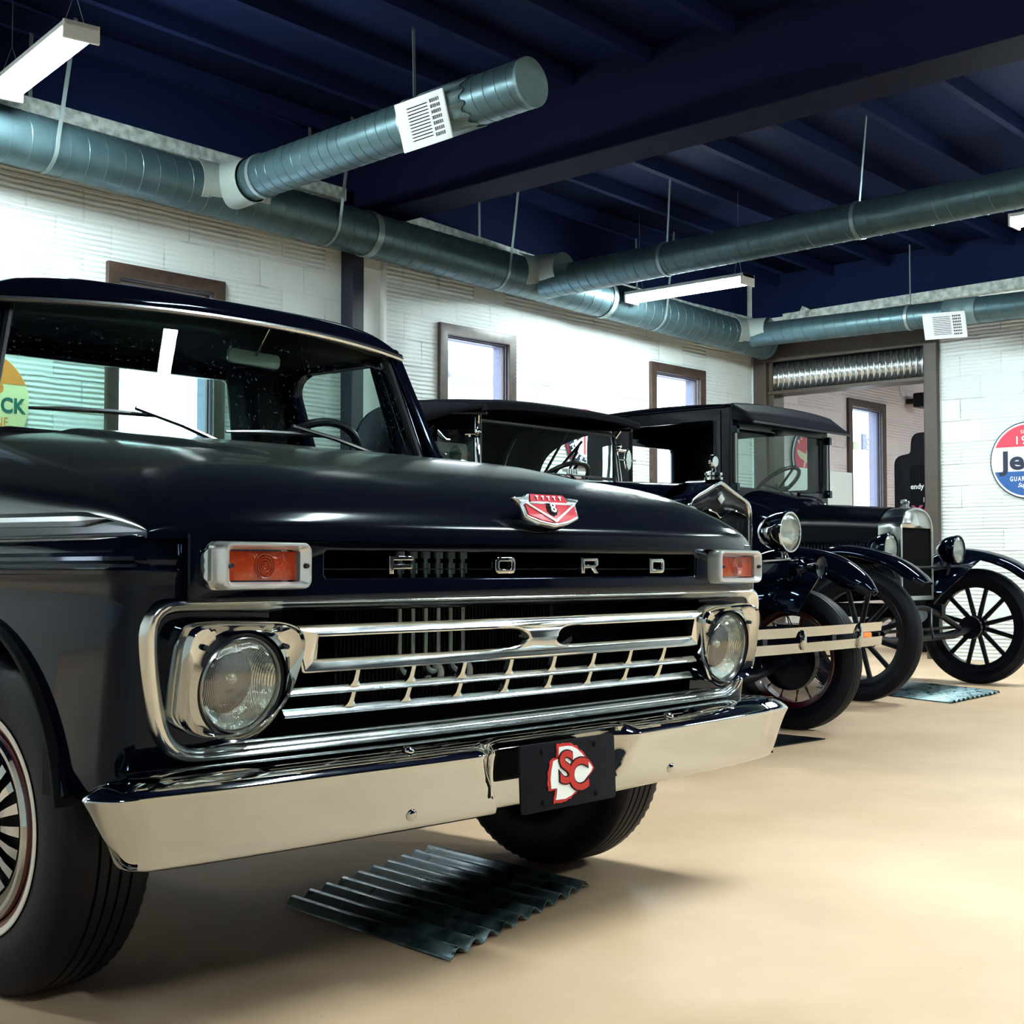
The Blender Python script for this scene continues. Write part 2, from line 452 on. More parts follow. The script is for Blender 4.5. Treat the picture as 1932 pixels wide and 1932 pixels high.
def tile_wall(name, ax, col=(.74, .80, .80), pink=0):
    """painted clay wall tile: scored blocks in running bond, sloppy joints"""
    m, t, b = nt(name)
    L = t.links.new; N = t.nodes.new
    tc = N('ShaderNodeTexCoord'); sp = N('ShaderNodeSeparateXYZ'); L(tc.outputs['Object'], sp.inputs[0])
    cb = N('ShaderNodeCombineXYZ'); L(sp.outputs[ax], cb.inputs[0]); L(sp.outputs['Z'], cb.inputs[1])
    nz = N('ShaderNodeTexNoise'); nz.inputs['Scale'].default_value = 5; nz.inputs['Detail'].default_value = 3; L(tc.outputs['Object'], nz.inputs['Vector'])
    ad = N('ShaderNodeVectorMath'); ad.operation = 'MULTIPLY_ADD'; ad.inputs[1].default_value = (.012, .012, 0)
    L(nz.outputs['Color'], ad.inputs[0]); L(cb.outputs[0], ad.inputs[2])
    br = N('ShaderNodeTexBrick'); br.inputs['Scale'].default_value = 1; br.inputs['Brick Width'].default_value = .40; br.inputs['Row Height'].default_value = .205
    br.inputs['Mortar Size'].default_value = .006; br.inputs['Mortar Smooth'].default_value = .4
    br.inputs['Color1'].default_value = (0, 0, 0, 1); br.inputs['Color2'].default_value = (1, 1, 1, 1); br.inputs['Mortar'].default_value = (.5, .5, .5, 1)
    L(ad.outputs[0], br.inputs['Vector'])
    wv = N('ShaderNodeTexWave'); wv.wave_type = 'BANDS'; wv.bands_direction = 'Y'; wv.wave_profile = 'SIN'
    wv.inputs['Scale'].default_value = 2 * PI / 20 / .034; wv.inputs['Distortion'].default_value = .8; wv.inputs['Detail Scale'].default_value = 1
    L(ad.outputs[0], wv.inputs['Vector'])
    st = N('ShaderNodeMapRange'); st.inputs[1].default_value = .12; st.inputs[2].default_value = .35; L(br.outputs['Color'], st.inputs[0])
    n2 = N('ShaderNodeTexNoise'); n2.inputs['Scale'].default_value = 2.3; n2.inputs['Detail'].default_value = 4; L(tc.outputs['Object'], n2.inputs['Vector'])
    ms = N('ShaderNodeMapRange'); ms.inputs[1].default_value = .30; ms.inputs[2].default_value = .46; L(n2.outputs['Fac'], ms.inputs[0])
    m1 = N('ShaderNodeMath'); m1.operation = 'MULTIPLY'; L(st.outputs[0], m1.inputs[0]); L(ms.outputs[0], m1.inputs[1])
    m2 = N('ShaderNodeMath'); m2.operation = 'MULTIPLY'; L(wv.outputs['Fac'], m2.inputs[0]); L(m1.outputs[0], m2.inputs[1])
    inv = N('ShaderNodeMath'); inv.operation = 'MULTIPLY_ADD'; inv.inputs[1].default_value = -.8; L(br.outputs['Fac'], inv.inputs[0]); L(m2.outputs[0], inv.inputs[2])
    n3 = N('ShaderNodeTexNoise'); n3.inputs['Scale'].default_value = 22; n3.inputs['Detail'].default_value = 6; L(tc.outputs['Object'], n3.inputs['Vector'])
    a3 = N('ShaderNodeMath'); a3.operation = 'MULTIPLY_ADD'; a3.inputs[1].default_value = .45; L(n3.outputs['Fac'], a3.inputs[0]); L(inv.outputs[0], a3.inputs[2])
    bp = N('ShaderNodeBump'); bp.inputs['Strength'].default_value = 1.0; bp.inputs['Distance'].default_value = .0065
    L(a3.outputs[0], bp.inputs['Height']); L(bp.outputs[0], b.inputs['Normal'])
    # dirt in a few of the joints
    mx = N('ShaderNodeMix'); mx.data_type = 'RGBA'; mx.inputs[6].default_value = (*col, 1); mx.inputs[7].default_value = (col[0] * .45, col[1] * .47, col[2] * .45, 1)
    n4 = N('ShaderNodeTexNoise'); n4.inputs['Scale'].default_value = 3.1; n4.inputs['Detail'].default_value = 5; L(tc.outputs['Object'], n4.inputs['Vector'])
    m4 = N('ShaderNodeMapRange'); m4.inputs[1].default_value = .52; m4.inputs[2].default_value = .72; L(n4.outputs['Fac'], m4.inputs[0])
    m5 = N('ShaderNodeMath'); m5.operation = 'MULTIPLY'; L(br.outputs['Fac'], m5.inputs[0]); L(m4.outputs[0], m5.inputs[1]); L(m5.outputs[0], mx.inputs[0])
    L(mx.outputs[2], b.inputs['Base Color'])
    b.inputs['Roughness'].default_value = .45
    return m
WALLX = tile_wall('painted_tile_wall', 'X')
WALLY = tile_wall('painted_tile_wall_far', 'Y')
WALLP = tile_wall('painted_tile_wall_next_room', 'X', (.70, .62, .62))
BROWN = mat('brown_stained_wood', (.055, .034, .026), .4, var=.35, vscale=14)
TAUPE = mat('taupe_steel', (.060, .046, .036), .5, var=.15)
BLUEBLK = mat('blue_black_steel', (.010, .012, .026), .5)
CEILM = mat('midnight_blue_ceiling_paint', (.0060, .0108, .044), .75, spec=.06, bump=.15, bscale=9)
BEAMM = mat('beam_paint', (.0042, .0055, .021), .7, spec=.06)
TRIMW = mat('weathered_white_board', (.40, .46, .44), .6, var=.45, vscale=18)
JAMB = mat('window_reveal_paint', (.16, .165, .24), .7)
PLAINW = mat('plain_white_paint', (.74, .76, .74), .6)

m, t, b = nt('tan_epoxy_floor')
tc = t.nodes.new('ShaderNodeTexCoord'); n = t.nodes.new('ShaderNodeTexNoise'); n.inputs['Scale'].default_value = 1.1; n.inputs['Detail'].default_value = 6; n.inputs['Roughness'].default_value = .6
t.links.new(tc.outputs['Object'], n.inputs['Vector'])
cr = t.nodes.new('ShaderNodeValToRGB'); cr.color_ramp.elements[0].position = .3; cr.color_ramp.elements[0].color = (.56, .365, .218, 1)
cr.color_ramp.elements[1].position = .7; cr.color_ramp.elements[1].color = (.75, .51, .34, 1)
t.links.new(n.outputs['Fac'], cr.inputs[0])
vo = t.nodes.new('ShaderNodeTexNoise'); vo.inputs['Scale'].default_value = 38; vo.inputs['Detail'].default_value = 2
t.links.new(tc.outputs['Object'], vo.inputs['Vector'])
mr = t.nodes.new('ShaderNodeMapRange'); mr.inputs[1].default_value = .76; mr.inputs[2].default_value = .79; t.links.new(vo.outputs['Fac'], mr.inputs[0])
mx = t.nodes.new('ShaderNodeMix'); mx.data_type = 'RGBA'; mx.inputs[7].default_value = (.16, .12, .08, 1)
t.links.new(mr.outputs[0], mx.inputs[0]); t.links.new(cr.outputs[0], mx.inputs[6]); t.links.new(mx.outputs[2], b.inputs['Base Color'])
rr = t.nodes.new('ShaderNodeMapRange'); rr.inputs[3].default_value = .48; rr.inputs[4].default_value = .62; t.links.new(n.outputs['Fac'], rr.inputs[0]); t.links.new(rr.outputs[0], b.inputs['Roughness'])
bp = t.nodes.new('ShaderNodeBump'); bp.inputs['Strength'].default_value = .08; bp.inputs['Distance'].default_value = .01
t.links.new(n.outputs['Fac'], bp.inputs['Height']); t.links.new(bp.outputs[0], b.inputs['Normal'])
b.inputs['Specular IOR Level'].default_value = .45
FLOOR = m

X0, X1, Y0 = -6.5, 15.6, -8.5
bm = NB(); box(bm, X0 - .3, X1 + .3, Y0 - .3, YW + .3, -.15, 0); struct('floor', bm, FLOOR)
bm = NB()
grid(bm, 2, 2, lambda u, v: (X0 - .3 + u * (X1 - X0 + .6), Y0 - .3 + v * (YW - Y0 + .6), zceil(X0 - .3 + u * (X1 - X0 + .6), Y0 - .3 + v * (YW - Y0 + .6)) + .06))
struct('ceiling', bm, CEILM, solid=.1)
k = 0
y = 5.55
while y > Y0:
    for (xa, xb) in ((-6.4, -1.6), (-1.2, 4.6), (4.96, XF - .02)):
        bm = NB()
        bar(bm, (xa, y, zceil(xa, y) - .03), (xb, y, zceil(xb, y) - .03), .055, .14)
        struct('ceiling_joist', bm, CEILM)
    y -= .62
for xa in (4.6, -1.6):
    bm = NB(); bar(bm, (xa + .18, YW, zceil(xa, YW) - .27), (xa + .18, Y0, zceil(xa, Y0) - .27), .36, .60)
    struct('ceiling_beam', bm, BEAMM, bevel=.01)

# window wall with its openings
WX = (2.555, 5.575, 8.43, 12.28)
WW, WT, WB = .92, 2.84, 1.0
def window_loop(x, inset=0): return [(x + inset, WB - inset * 0 + inset), (x + WW - inset, WB + inset), (x + WW - inset, WT - inset), (x + inset, WT - inset)]
wallh = lambda x: zceil(x, YW) + .1
for nm, xa, xb, wins, mt in (('wall_back', X0, XF + .1, WX[:3] + (-2.3, -5.2), WALLX), ('wall_back_next_room', XF + .1, X1, WX[3:], WALLP)):
    loops = [[(xa, 0), (xb, 0), (xb, wallh(xb)), (xa, wallh(xa))]] + [window_loop(x, .09) for x in wins]
    bm = shape(loops, .14, 0, Matrix.Translation((0, YW + .07, 0)) @ Matrix.Rotation(PI / 2, 4, 'X'))
    struct(nm, bm, mt)
wi = 0
for x in WX + (-2.3, -5.2):
    wi += 1
    bm = shape([rrect(WW, WT - WB, .004, 1, x + WW / 2, (WT + WB) / 2), rrect(WW - .18, WT - WB - .18, .004, 1, x + WW / 2, (WT + WB) / 2)], .035, .004,
               Matrix.Translation((0, YW - .016, 0)) @ Matrix.Rotation(PI / 2, 4, 'X'))
    root = struct('window_%d' % wi, bm, BROWN)
    bm = NB()                       # reveal boards
    a, c, d, e = x + .09, x + WW - .09, WB + .09, WT - .09
    box(bm, a, a + .012, YW + .0, YW + .15, d, e); box(bm, c - .012, c, YW + .0, YW + .15, d, e); box(bm, a + .012, c - .012, YW, YW + .15, e - .012, e)
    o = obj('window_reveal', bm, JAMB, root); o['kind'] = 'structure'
    bm = NB(); box(bm, a, c, YW - .05, YW + .15, d, d + .03); obj('window_sill', bm, BROWN, root, bevel=.004)
    bm = shape([rrect(WW - .185, WT - WB - .19, .003, 1, x + WW / 2, (WT + WB) / 2), rrect(WW - .225, WT - WB - .22, .003, 1, x + WW / 2, (WT + WB) / 2)], .03, .003,
               Matrix.Translation((0, YW + .03, 0)) @ Matrix.Rotation(PI / 2, 4, 'X'))
    fr = obj('window_sash', bm, BLUEBLK if wi == 4 else BROWN, root)
    bm = NB(); box(bm, x + .10, x + WW - .10, YW + .028, YW + .032, WB + .10, WT - .10)
    obj('pane', bm, GLASS, fr)
# raised white blind in the window behind the pickup
bm = NB()
for k in range(7):
    box(bm, WX[0] + .115, WX[0] + WW - .115, YW + .06, YW + .10, WT - .135 - k * .026, WT - .13 - k * .026)
box(bm, WX[0] + .11, WX[0] + WW - .11, YW + .06, YW + .11, WT - .13, WT - .105)
tag(obj('window_blind', bm, WHITE), 'white slatted blind bunched at the top of the window behind the pickup', 'window blind')

# ledger boards on top of the masonry, wall edges
for xa, xb, za, zb in ((-3, 4.5, 3.79, 3.66), (5.02, 6.95, 3.60, 3.50), (7.1, 10.1, 3.44, 3.44)):
    bm = NB(); bar(bm, (xa, YW - .06, za - .02), (xb, YW - .06, zb - .02), .12, .10)
    struct('trim_back', bm, TRIMW, bevel=.006)
bm = NB(); box(bm, X0, 10.14, YW - .02, YW, 3.46, 4.6)
for v in bm.verts:
    if v.co.z < 4: v.co.z = 3.63 - .02 * (v.co.x - 3)
struct('wall_back_upper', bm, CEILM)
bm = NB(); box(bm, XF - .02, XF, Y0, YW - .02, 3.47, 4.5); struct('wall_right_upper', bm, CEILM)
bm = NB(); bar(bm, (XF - .05, 5.45, 3.43), (XF - .05, -8.2, 3.62), .10, .10); struct('trim_far', bm, TRIMW, bevel=.006)
bm = NB(); bar(bm, (XF - .14, 5.25, 3.33), (XF - .14, 5.15, 3.50), .05, .07); struct('trim_bracket', bm, TRIMW)
# column under the beam
bm = NB(); box(bm, 4.55, 4.665, YW - .13, YW, 0, 3.5); struct('column_steel', bm, BLUEBLK, bevel=.004)
bm = NB(); box(bm, 4.67, 4.705, YW - .10, YW, 0, 3.5); box(bm, 4.705, 4.935, YW - .05, YW, 0, 3.5); box(bm, 4.905, 4.935, YW - .09, YW, 0, 3.5); struct('column_white_channel', bm, PLAINW, bevel=.003)

# far wall with the doorway and transom
DL, DR, DT = 5.70, 3.93, 3.0
bm = shape([[(-YW, 0), (-DL, 0), (-DL, DT), (-DR, DT), (-DR, 0), (-Y0, 0), (-Y0, zceil(XF, Y0) + .1), (-YW, zceil(XF, YW) + .1)]], .2, 0, wallM(XF + .1, 0, 0))
struct('wall_right', bm, WALLY)
bm = NB()
box(bm, XF - .06, XF + .26, DL - .02, DL + .13, 0, 3.19); box(bm, XF - .06, XF + .26, DR - .13, DR, 0, 3.19)
box(bm, XF - .06, XF + .26, DR, DL - .02, DT, 3.19)
d1 = struct('door_1', bm, TAUPE, bevel=.004)
bm = NB(); box(bm, XF - .02, XF + .22, DR, DL - .02, 2.665, 2.70); obj('transom_bar', bm, TAUPE, d1, bevel=.003)
bm = NB(); box(bm, XF - .04, XF - .02, DL - .09, DL - .05, 2.70, DT); box(bm, XF + .0, XF + .2, DL - .08, DL - .02, 0, 2.665); obj('jamb_strip', bm, TAUPE, d1)
bm = NB()
n = 216
grid(bm, n, 1, lambda u, v: (XF + .03 + .016 * math.sin(u * 27 * 2 * PI), DR + u * (DL - .04 - DR), 2.70 + v * .30))
CORR = mat('galvanised_corrugated_iron', (.80, .85, .85), .27, 1.0)
o = obj('transom_panel', bm, CORR, d1, solid=.002, label='corrugated galvanised iron transom'); o['kind'] = 'structure'

# remaining walls of both rooms
bm = NB(); box(bm, X0 - .2, X0, Y0, YW, 0, 4.7); struct('wall_left', bm, WALLY)
bm = NB(); box(bm, X0, XF, Y0 - .2, Y0, 0, 4.7); struct('wall_front', bm, BLUEBLK)
bm = NB(); box(bm, X1, X1 + .2, 0, YW, 0, 4.2); struct('wall_next_room_end', bm, WALLP)
bm = NB(); box(bm, XF + .2, X1, -.2, 0, 0, 4.2); struct('wall_next_room_side', bm, WALLP)
bm = NB(); box(bm, XF + .21, 11.85, YW - .30, YW, 0, 1.93)
struct('trim_next_room_ledge', bm, PLAINW, bevel=.01)

# ------------------------------------------------------------------ ducts
m, t, b = nt('galvanised_spiral_duct')
tc = t.nodes.new('ShaderNodeTexCoord'); vo = t.nodes.new('ShaderNodeTexVoronoi'); vo.inputs['Scale'].default_value = 26
nz = t.nodes.new('ShaderNodeTexNoise'); nz.inputs['Scale'].default_value = 7; nz.inputs['Detail'].default_value = 5
t.links.new(tc.outputs['Object'], vo.inputs['Vector']); t.links.new(tc.outputs['Object'], nz.inputs['Vector'])
mx = t.nodes.new('ShaderNodeMix'); mx.data_type = 'RGBA'; mx.inputs[6].default_value = (.05, .095, .115, 1); mx.inputs[7].default_value = (.10, .17, .19, 1)
t.links.new(nz.outputs['Fac'], mx.inputs[0]); t.links.new(mx.outputs[2], b.inputs['Base Color'])
b.inputs['Metallic'].default_value = .6
mr = t.nodes.new('ShaderNodeMapRange'); mr.inputs[3].default_value = .30; mr.inputs[4].default_value = .48; t.links.new(vo.outputs['Color'], mr.inputs[0]); t.links.new(mr.outputs[0], b.inputs['Roughness'])
GALV = m
STRAP = mat('galvanised_strap', (.28, .36, .37), .4, .6)

def duct(name, label, p0, p1, r, pitch=.115):
    p0, p1 = V(p0), V(p1)
    L = (p1 - p0).length
    root = thing(name, label, 'air duct', p0)
    q = (p1 - p0).to_track_quat('Z', 'Y').to_matrix().to_4x4()
    bm = NB(); lathe(bm, [(r, 0), (r, L)], ax='Z', seg=48)
    steps = int(L / pitch * 20)
    tube(bm, [(r * math.cos(2 * PI * k / 20), r * math.sin(2 * PI * k / 20), L * k / steps) for k in range(steps + 1)], .0035, 5)
    bm.transform(q)
    obj('duct_tube', bm, GALV, root)
    return root, q, L

def strap(root, q, d, r, top, w=.028):
    """band round the duct at distance d with one tail going up to the ceiling at world point top"""
    bm = NB()
    lathe(bm, [(r + .001, d - w / 2), (r + .006, d - w / 2), (r + .006, d + w / 2), (r + .001, d + w / 2)], ax='Z', seg=40, close_prof=True)
    bm.transform(q)
    c = q @ V((0, 0, d))
    a = c + V((0, 0, r)); e = V(top) - root.location
    bar(bm, a, e, w * .8, .003, up=(1, 0, 0) if abs((q @ V((0, 0, 1))).x) > .5 else (0, 1, 0))
    obj('hanger_strap', bm, STRAP, root)

def loop_strap(root, q, d, r, top1, top2, w=.026):
    """U shaped strap slung under the duct, both tails running up"""
    ax = (q @ V((0, 0, 1))).normalized(); c = q @ V((0, 0, d)); s = ax.cross(V((0, 0, 1))).normalized()
    bm = NB(); pts = [V(top1) - root.location]
    for k in range(13):
        a = PI * k / 12
        pts.append(c + s * math.cos(a) * (r + .004) - V((0, 0, 1)) * math.sin(a) * (r + .004))
    pts.append(V(top2) - root.location)
    sweep(bm, pts, [(-w / 2, -.0015), (w / 2, -.0015), (w / 2, .0015), (-w / 2, .0015)] if False else [(-.0015, -w / 2), (.0015, -w / 2), (.0015, w / 2), (-.0015, w / 2)], up=tuple(ax))
    obj('hanger_strap', bm, STRAP, root)

def saddle(root, loc, r, rb, side, name='saddle_collar', L=.54):
    """saddle tap on the main duct (runs along X) with a collar for a branch of radius rb heading -Y"""
    bm = NB()
    lathe(bm, [(r + .004, -L / 2), (r + .008, -L / 2), (r + .008, L / 2), (r + .004, L / 2)], ax='X', seg=24, a0=PI * .62, a1=PI * 1.62, close_prof=True) if side == 'm' else None
    cyl(bm, (0, 0, .02), (0, -r - .16, .02), rb + .03, rb + .012, seg=36, caps=False)
    obj(name, bm, mat('saddle_metal', (.34, .40, .38), .5, .3) if 'saddle_metal' not in bpy.data.materials else bpy.data.materials['saddle_metal'], root, loc=loc)

RM = .165
main, qm, Lm = duct('spiral_duct', 'large galvanised spiral duct running along the top of the window wall', (-1.4, 5.60, 3.49), (10.02, 5.60, 3.175), RM, .125)
bm = NB(); lathe(bm, [(0, .012), (RM + .006, .012), (RM + .006, -.05), (RM, -.05)], ax='Z', seg=40)
bm.transform(qm); obj('end_cap', bm, GALV, main, loc=tuple(qm @ V((0, 0, Lm))))
zm = lambda x: 3.49 - .0276 * (x + 1.4)
for x in (3.26, 6.44, 9.62):
    saddle(main, (x + 1.4, 0, zm(x) - 3.49 + .02), RM, .135 if x < 9 else .11, 'm')
for x in (1.95, 4.15, 5.95, 8.1):
    dd = x + 1.4
    loop_strap(main, qm, dd, RM, (x + .10, 5.42, zceil(x, 5.4) + .02), (x + .02, 5.80, zceil(x, 5.8) + .02))
for x in (4.55, 7.35):
    bm = NB(); lathe(bm, [(RM + .002, -.03), (RM + .008, -.03), (RM + .008, .03), (RM + .002, .03)], ax='Z', seg=40, close_prof=True)
    bm.transform(Matrix.Translation(qm @ V((0, 0, x + 1.4))) @ qm); obj('joint_band', bm, STRAP, main)

def register(root, c, ux, uz, w, h, lab):
    """stamped ceiling register: frame, narrow louvres and an open damper strip; c centre relative to root, ux / uz its edge directions"""
    ux, uz = V(ux).normalized(), V(uz).normalized(); n = ux.cross(uz).normalized()
    M = Matrix((( *ux, 0), (*uz, 0), (*n, 0), (0, 0, 0, 1))).transposed(); M = Matrix.Translation(c) @ M
    holes = []
    nb = 11
    for k in range(nb):
        yc = -h * .33 + h * .66 * k / (nb - 1)
        holes.append(rrect(w * .42, h * .022, .0005, 1, -w * .06, yc))
    for k in range(7):
        yc = -h * .34 + h * .68 * k / 6
        for j in range(5):
            holes.append(rrect(w * .031, h * .072, .0005, 1, w * .215 + j * w * .040, yc))
    bm = shape([rrect(w, h, .004, 2)] + holes, .010, .001, M)
    p = obj('register_plate', bm, OFFW, root, label=lab)
    bm = shape([rrect(w * .96, h * .96, .004, 2)], .004, 0, M @ Matrix.Translation((0, 0, -.012)))
    obj('damper_box', bm, DARK, p)
    return p

b1, q1, L1 = duct('spiral_duct', 'branch duct with a white register and a flat capped free end above the pickup', (3.27, 5.48, 3.40), (3.32, 2.90, 3.505), .137, .085)
ce = q1 @ V((0, 0, L1))
bm = NB(); lathe(bm, [(0, .0), (.139, .0), (.139, -.02)], ax='Z', seg=40); bm.transform(q1)
obj('end_cap', bm, mat('flat_grey_sheet', (.15, .23, .25), .5, .4, var=.12, vscale=9), b1, loc=tuple(ce))
# crimped sheet metal transition behind the register
bm = NB()
d0, d1_ = L1 - .78, L1 - .40
ring = []
for (dd, zig) in ((d0, 0), (d1_, 1)):
    rr_ = []
    for k in range(48):
        a = 2 * PI * k / 48
        z = dd + (.018 * (1 if (k // 2) % 2 else -1) if zig else 0)
        rr_.append((.1435 * math.cos(a), .1435 * math.sin(a), z))
    ring.append(rr_)
loft(bm, ring)
bm.transform(q1); obj('transition_sleeve', bm, bpy.data.materials['flat_grey_sheet'], b1, solid=.003)
c = V((3.165, 3.585, 3.40)) - b1.location
register(b1, c, (0.02, -1, .04), (-.30, 0, .95), .385, .275, 'white louvred register')
strap(b1, q1, L1 - .90, .138, (3.33, 3.84, 4.06))
bm = NB(); lathe(bm, [(.139, 0), (.147, 0), (.147, .03), (.139, .03)], ax='Z', seg=36, close_prof=True); bm.transform(Matrix.Translation(q1 @ V((0, 0, .28))) @ q1); obj('joint_band', bm, STRAP, b1)

b2, q2, L2 = duct('spiral_duct', 'long branch duct crossing the room above the two old cars', (6.44, 5.48, 3.23), (6.44, -3.2, 3.37), .128, .095)
strap(b2, q2, 5.48 - 4.24, .129, (6.44, 4.21, zceil(6.44, 4.2) - .16)); strap(b2, q2, 5.48 - 2.60, .129, (6.44, 2.54, zceil(6.44, 2.5) - .05)); strap(b2, q2, 5.48 + .4, .129, (6.44, -.4, 3.98))
bm = NB(); lathe(bm, [(0, 0), (.13, 0), (.13, -.02)], ax='Z', seg=40); bm.transform(q2); obj('end_cap', bm, GALV, b2, loc=tuple(q2 @ V((0, 0, L2))))

b3, q3, L3 = duct('spiral_duct', 'branch duct above the doorway with a white register at its side', (9.62, 5.48, 3.19), (9.62, -1.2, 3.10), .115, .115)
c = V((9.49, 3.39, 3.03)) - b3.location
register(b3, c, (0, -1, -.04), (-.25, 0, .97), .40, .235, 'white louvred register')
strap(b3, q3, 5.48 - 3.78, .116, (9.62, 3.78, zceil(9.6, 3.8) - .1))
bm = NB(); lathe(bm, [(.119, 0), (.119, .30)], ax='Z', seg=36); bm.transform(Matrix.Translation(q3 @ V((0, 0, 2.05))) @ q3); obj('transition_sleeve', bm, bpy.data.materials['flat_grey_sheet'], b3, solid=.004)
bm = NB(); lathe(bm, [(0, 0), (.117, 0), (.117, -.02)], ax='Z', seg=36); bm.transform(q3); obj('end_cap', bm, GALV, b3, loc=tuple(q3 @ V((0, 0, L3))))

# ------------------------------------------------------------------ fluorescent lamps
m, t, b = nt('lit_fluorescent_lens'); t.nodes.remove(b)
e = t.nodes.new('ShaderNodeEmission'); e.inputs[0].default_value = (.84, 1.0, 1.0, 1); e.inputs[1].default_value = 85
t.links.new(e.outputs[0], t.nodes['Material Output'].inputs[0]); TUBE = m
LHOUS = mat('white_lamp_housing', (.75, .78, .76), .4)

def make_lamp(loc, rz, label, L=1.22, tilt=0, group=None):
    r = thing('fluorescent_lamp', label, 'ceiling light', loc, rz, group)
    bm = NB(); h = L / 2
    box(bm, -.09, .09, -h, h, .035, .065); box(bm, -.095, .095, -h, -h + .02, -.03, .065); box(bm, -.095, .095, h - .02, h, -.03, .065)
    bm.transform(Matrix.Rotation(tilt, 4, 'X')); obj('lamp_housing', bm, LHOUS, r, bevel=.004)
    bm = NB()
    loft(bm, [[(.087 * math.cos(PI + PI * k / 10), y, .034 + .060 * math.sin(PI + PI * k / 10)) for k in range(11)] for y in (-h + .02, h - .02)], closed=True, cap0=True, cap1=True)
    bm.transform(Matrix.Rotation(tilt, 4, 'X')); obj('lit_diffuser', bm, TUBE, r)
    for y in (-h + .1, h - .1):
        bm = NB()
        zt = zceil(loc[0], loc[1]) - loc[2] + .01
        apex = (0, y, .25)
        tube(bm, [(-.06, y, .065), apex, (.06, y, .065)], .0025, 6); tube(bm, [apex, (0, y, zt)], .0025, 6)
        obj('hanging_chain', bm, STRAP, r)
    return r
l1 = make_lamp((1.455, 4.75, 3.535), math.radians(-9.6), 'lit fluorescent lamp hanging over the pickup near the window wall', 1.14)
lamps = [(7.49, 4.78, 3.225, 'lit fluorescent lamp hanging beyond the long branch duct over the old coupe'),
         (7.8, 1.46, 3.41, 'lit fluorescent lamp at the far side of the room past the branch duct end'),
         (1.42, -1.5, 3.62, 'lit fluorescent lamp hanging in front of the pickup'),
         (4.5, -3.2, 3.6, 'added fluorescent lamp lighting the open floor opposite the roadster'),  # out of view, added to light the floor beside the pickup
         (-3.4, 4.6, 3.62, 'added fluorescent lamp brightening the window wall behind the pickup bed'),  # out of view, added to brighten the wall mirrored in the front wing
         (7.8, -2.4, 3.5, 'lit fluorescent lamp in the empty far corner of the room'),
         (-3.2, -4.2, 3.7, 'lit fluorescent lamp in the open corner of the room behind the viewer'),
         (13.0, 3.0, 3.3, 'lit fluorescent lamp of the room beyond the doorway')]
for x, y, z, lab in lamps:
    make_lamp((x, y, z), 0, lab, 2.0 if x == 1.42 else 1.22)
# ================================================================== the 1960s pickup
truck = thing('pickup_truck', 'glossy black 1960s pickup truck with chrome grille and wide chrome bumper', 'truck')
BOW = .045
def bow(bm, k=BOW):
    for v in bm.verts: v.co.y += k * v.co.x ** 2 + .14 * max(0, .80 - v.co.z)
    return bm

# ---- hood
def hoodH(X, Y):
    h = sinterp(Y, [(-.05, .985), (.0, 1.005), (.10, 1.038), (.22, 1.070), (.40, 1.100), (.60, 1.128), (1.05, 1.184)])
    b = max(0, 1 - (abs(X) / (.50 + .10 * max(Y, 0))) ** 6)
    k = min(1, max(0, (Y - .16) / .35)); k = k * k * (3 - 2 * k)
    return h + .016 * k * min(1, b * 2.2) + .006 * (1 - (X / .95) ** 2)
def hood_pt(x, y):
    W = .958
    X = W * x
    Yf = -.045 + .085 * abs(x) ** 6; Yr = .945 + .10 * x * x
    Y = Yf + (Yr - Yf) * y
    dx = (1 - abs(x)) * W; dy = Y - Yf
    def g(d, Rr, p):
        a = max(0, 1 - d / Rr)
        return max(0, 1 - a ** p) ** (1 / p)
    gg = g(dx, .42, 2.35) * g(dy, .26, 2.9)
    flank = 0
    return (X, Y, .918 + (hoodH(X, Y) - .918) * gg)
bm = NB()
NU, NV = 96, 64
grid(bm, NU, NV, lambda u, v: hood_pt(-math.cos(PI * u), 1 - math.cos(PI / 2 * v) if v < 1 else 1))
# return lip under the edge
hood = obj('hood', bm, HOODBLK, truck, ang=60, solid=.0)
bm = NB()
edge = [V(hood_pt(-1, 1 - v / 20)) for v in range(20)] + [V(hood_pt(-math.cos(PI * u / 60), 0)) for u in range(61)] + [V(hood_pt(1, (v + 1) / 20)) for v in range(20)]
sweep(bm, [p + V((0, 0, -.004)) for p in edge], [(-.010, -.006), (.003, -.006), (.003, .006), (-.010, .006)])
obj('hood_edge_lip', bm, PAINT, hood)
# bright spear along the lower flank of the hood
for s in (-1, 1):
    bm = NB(); pts = [V(hood_pt(s * 1.0, t)) + V((s * .004, 0, .026 + .012 * t)) for t in [.12 + .86 * k / 30 for k in range(31)]]
    fr = [max(.02, min(1, k / 3)) for k in range(31)]
    rings = []
    for p, q in zip(pts, fr):
        rings.append([p + V((s * a * q, 0, b * q)) for a, b in ((-.012, -.013), (.002, -.013), (.009, -.004), (.009, .005), (.001, .013), (-.012, .013))])
    loft(bm, rings, True, True, True)
    obj('hood_side_moulding', bm, DULLCHROME, hood, label='bright side moulding')
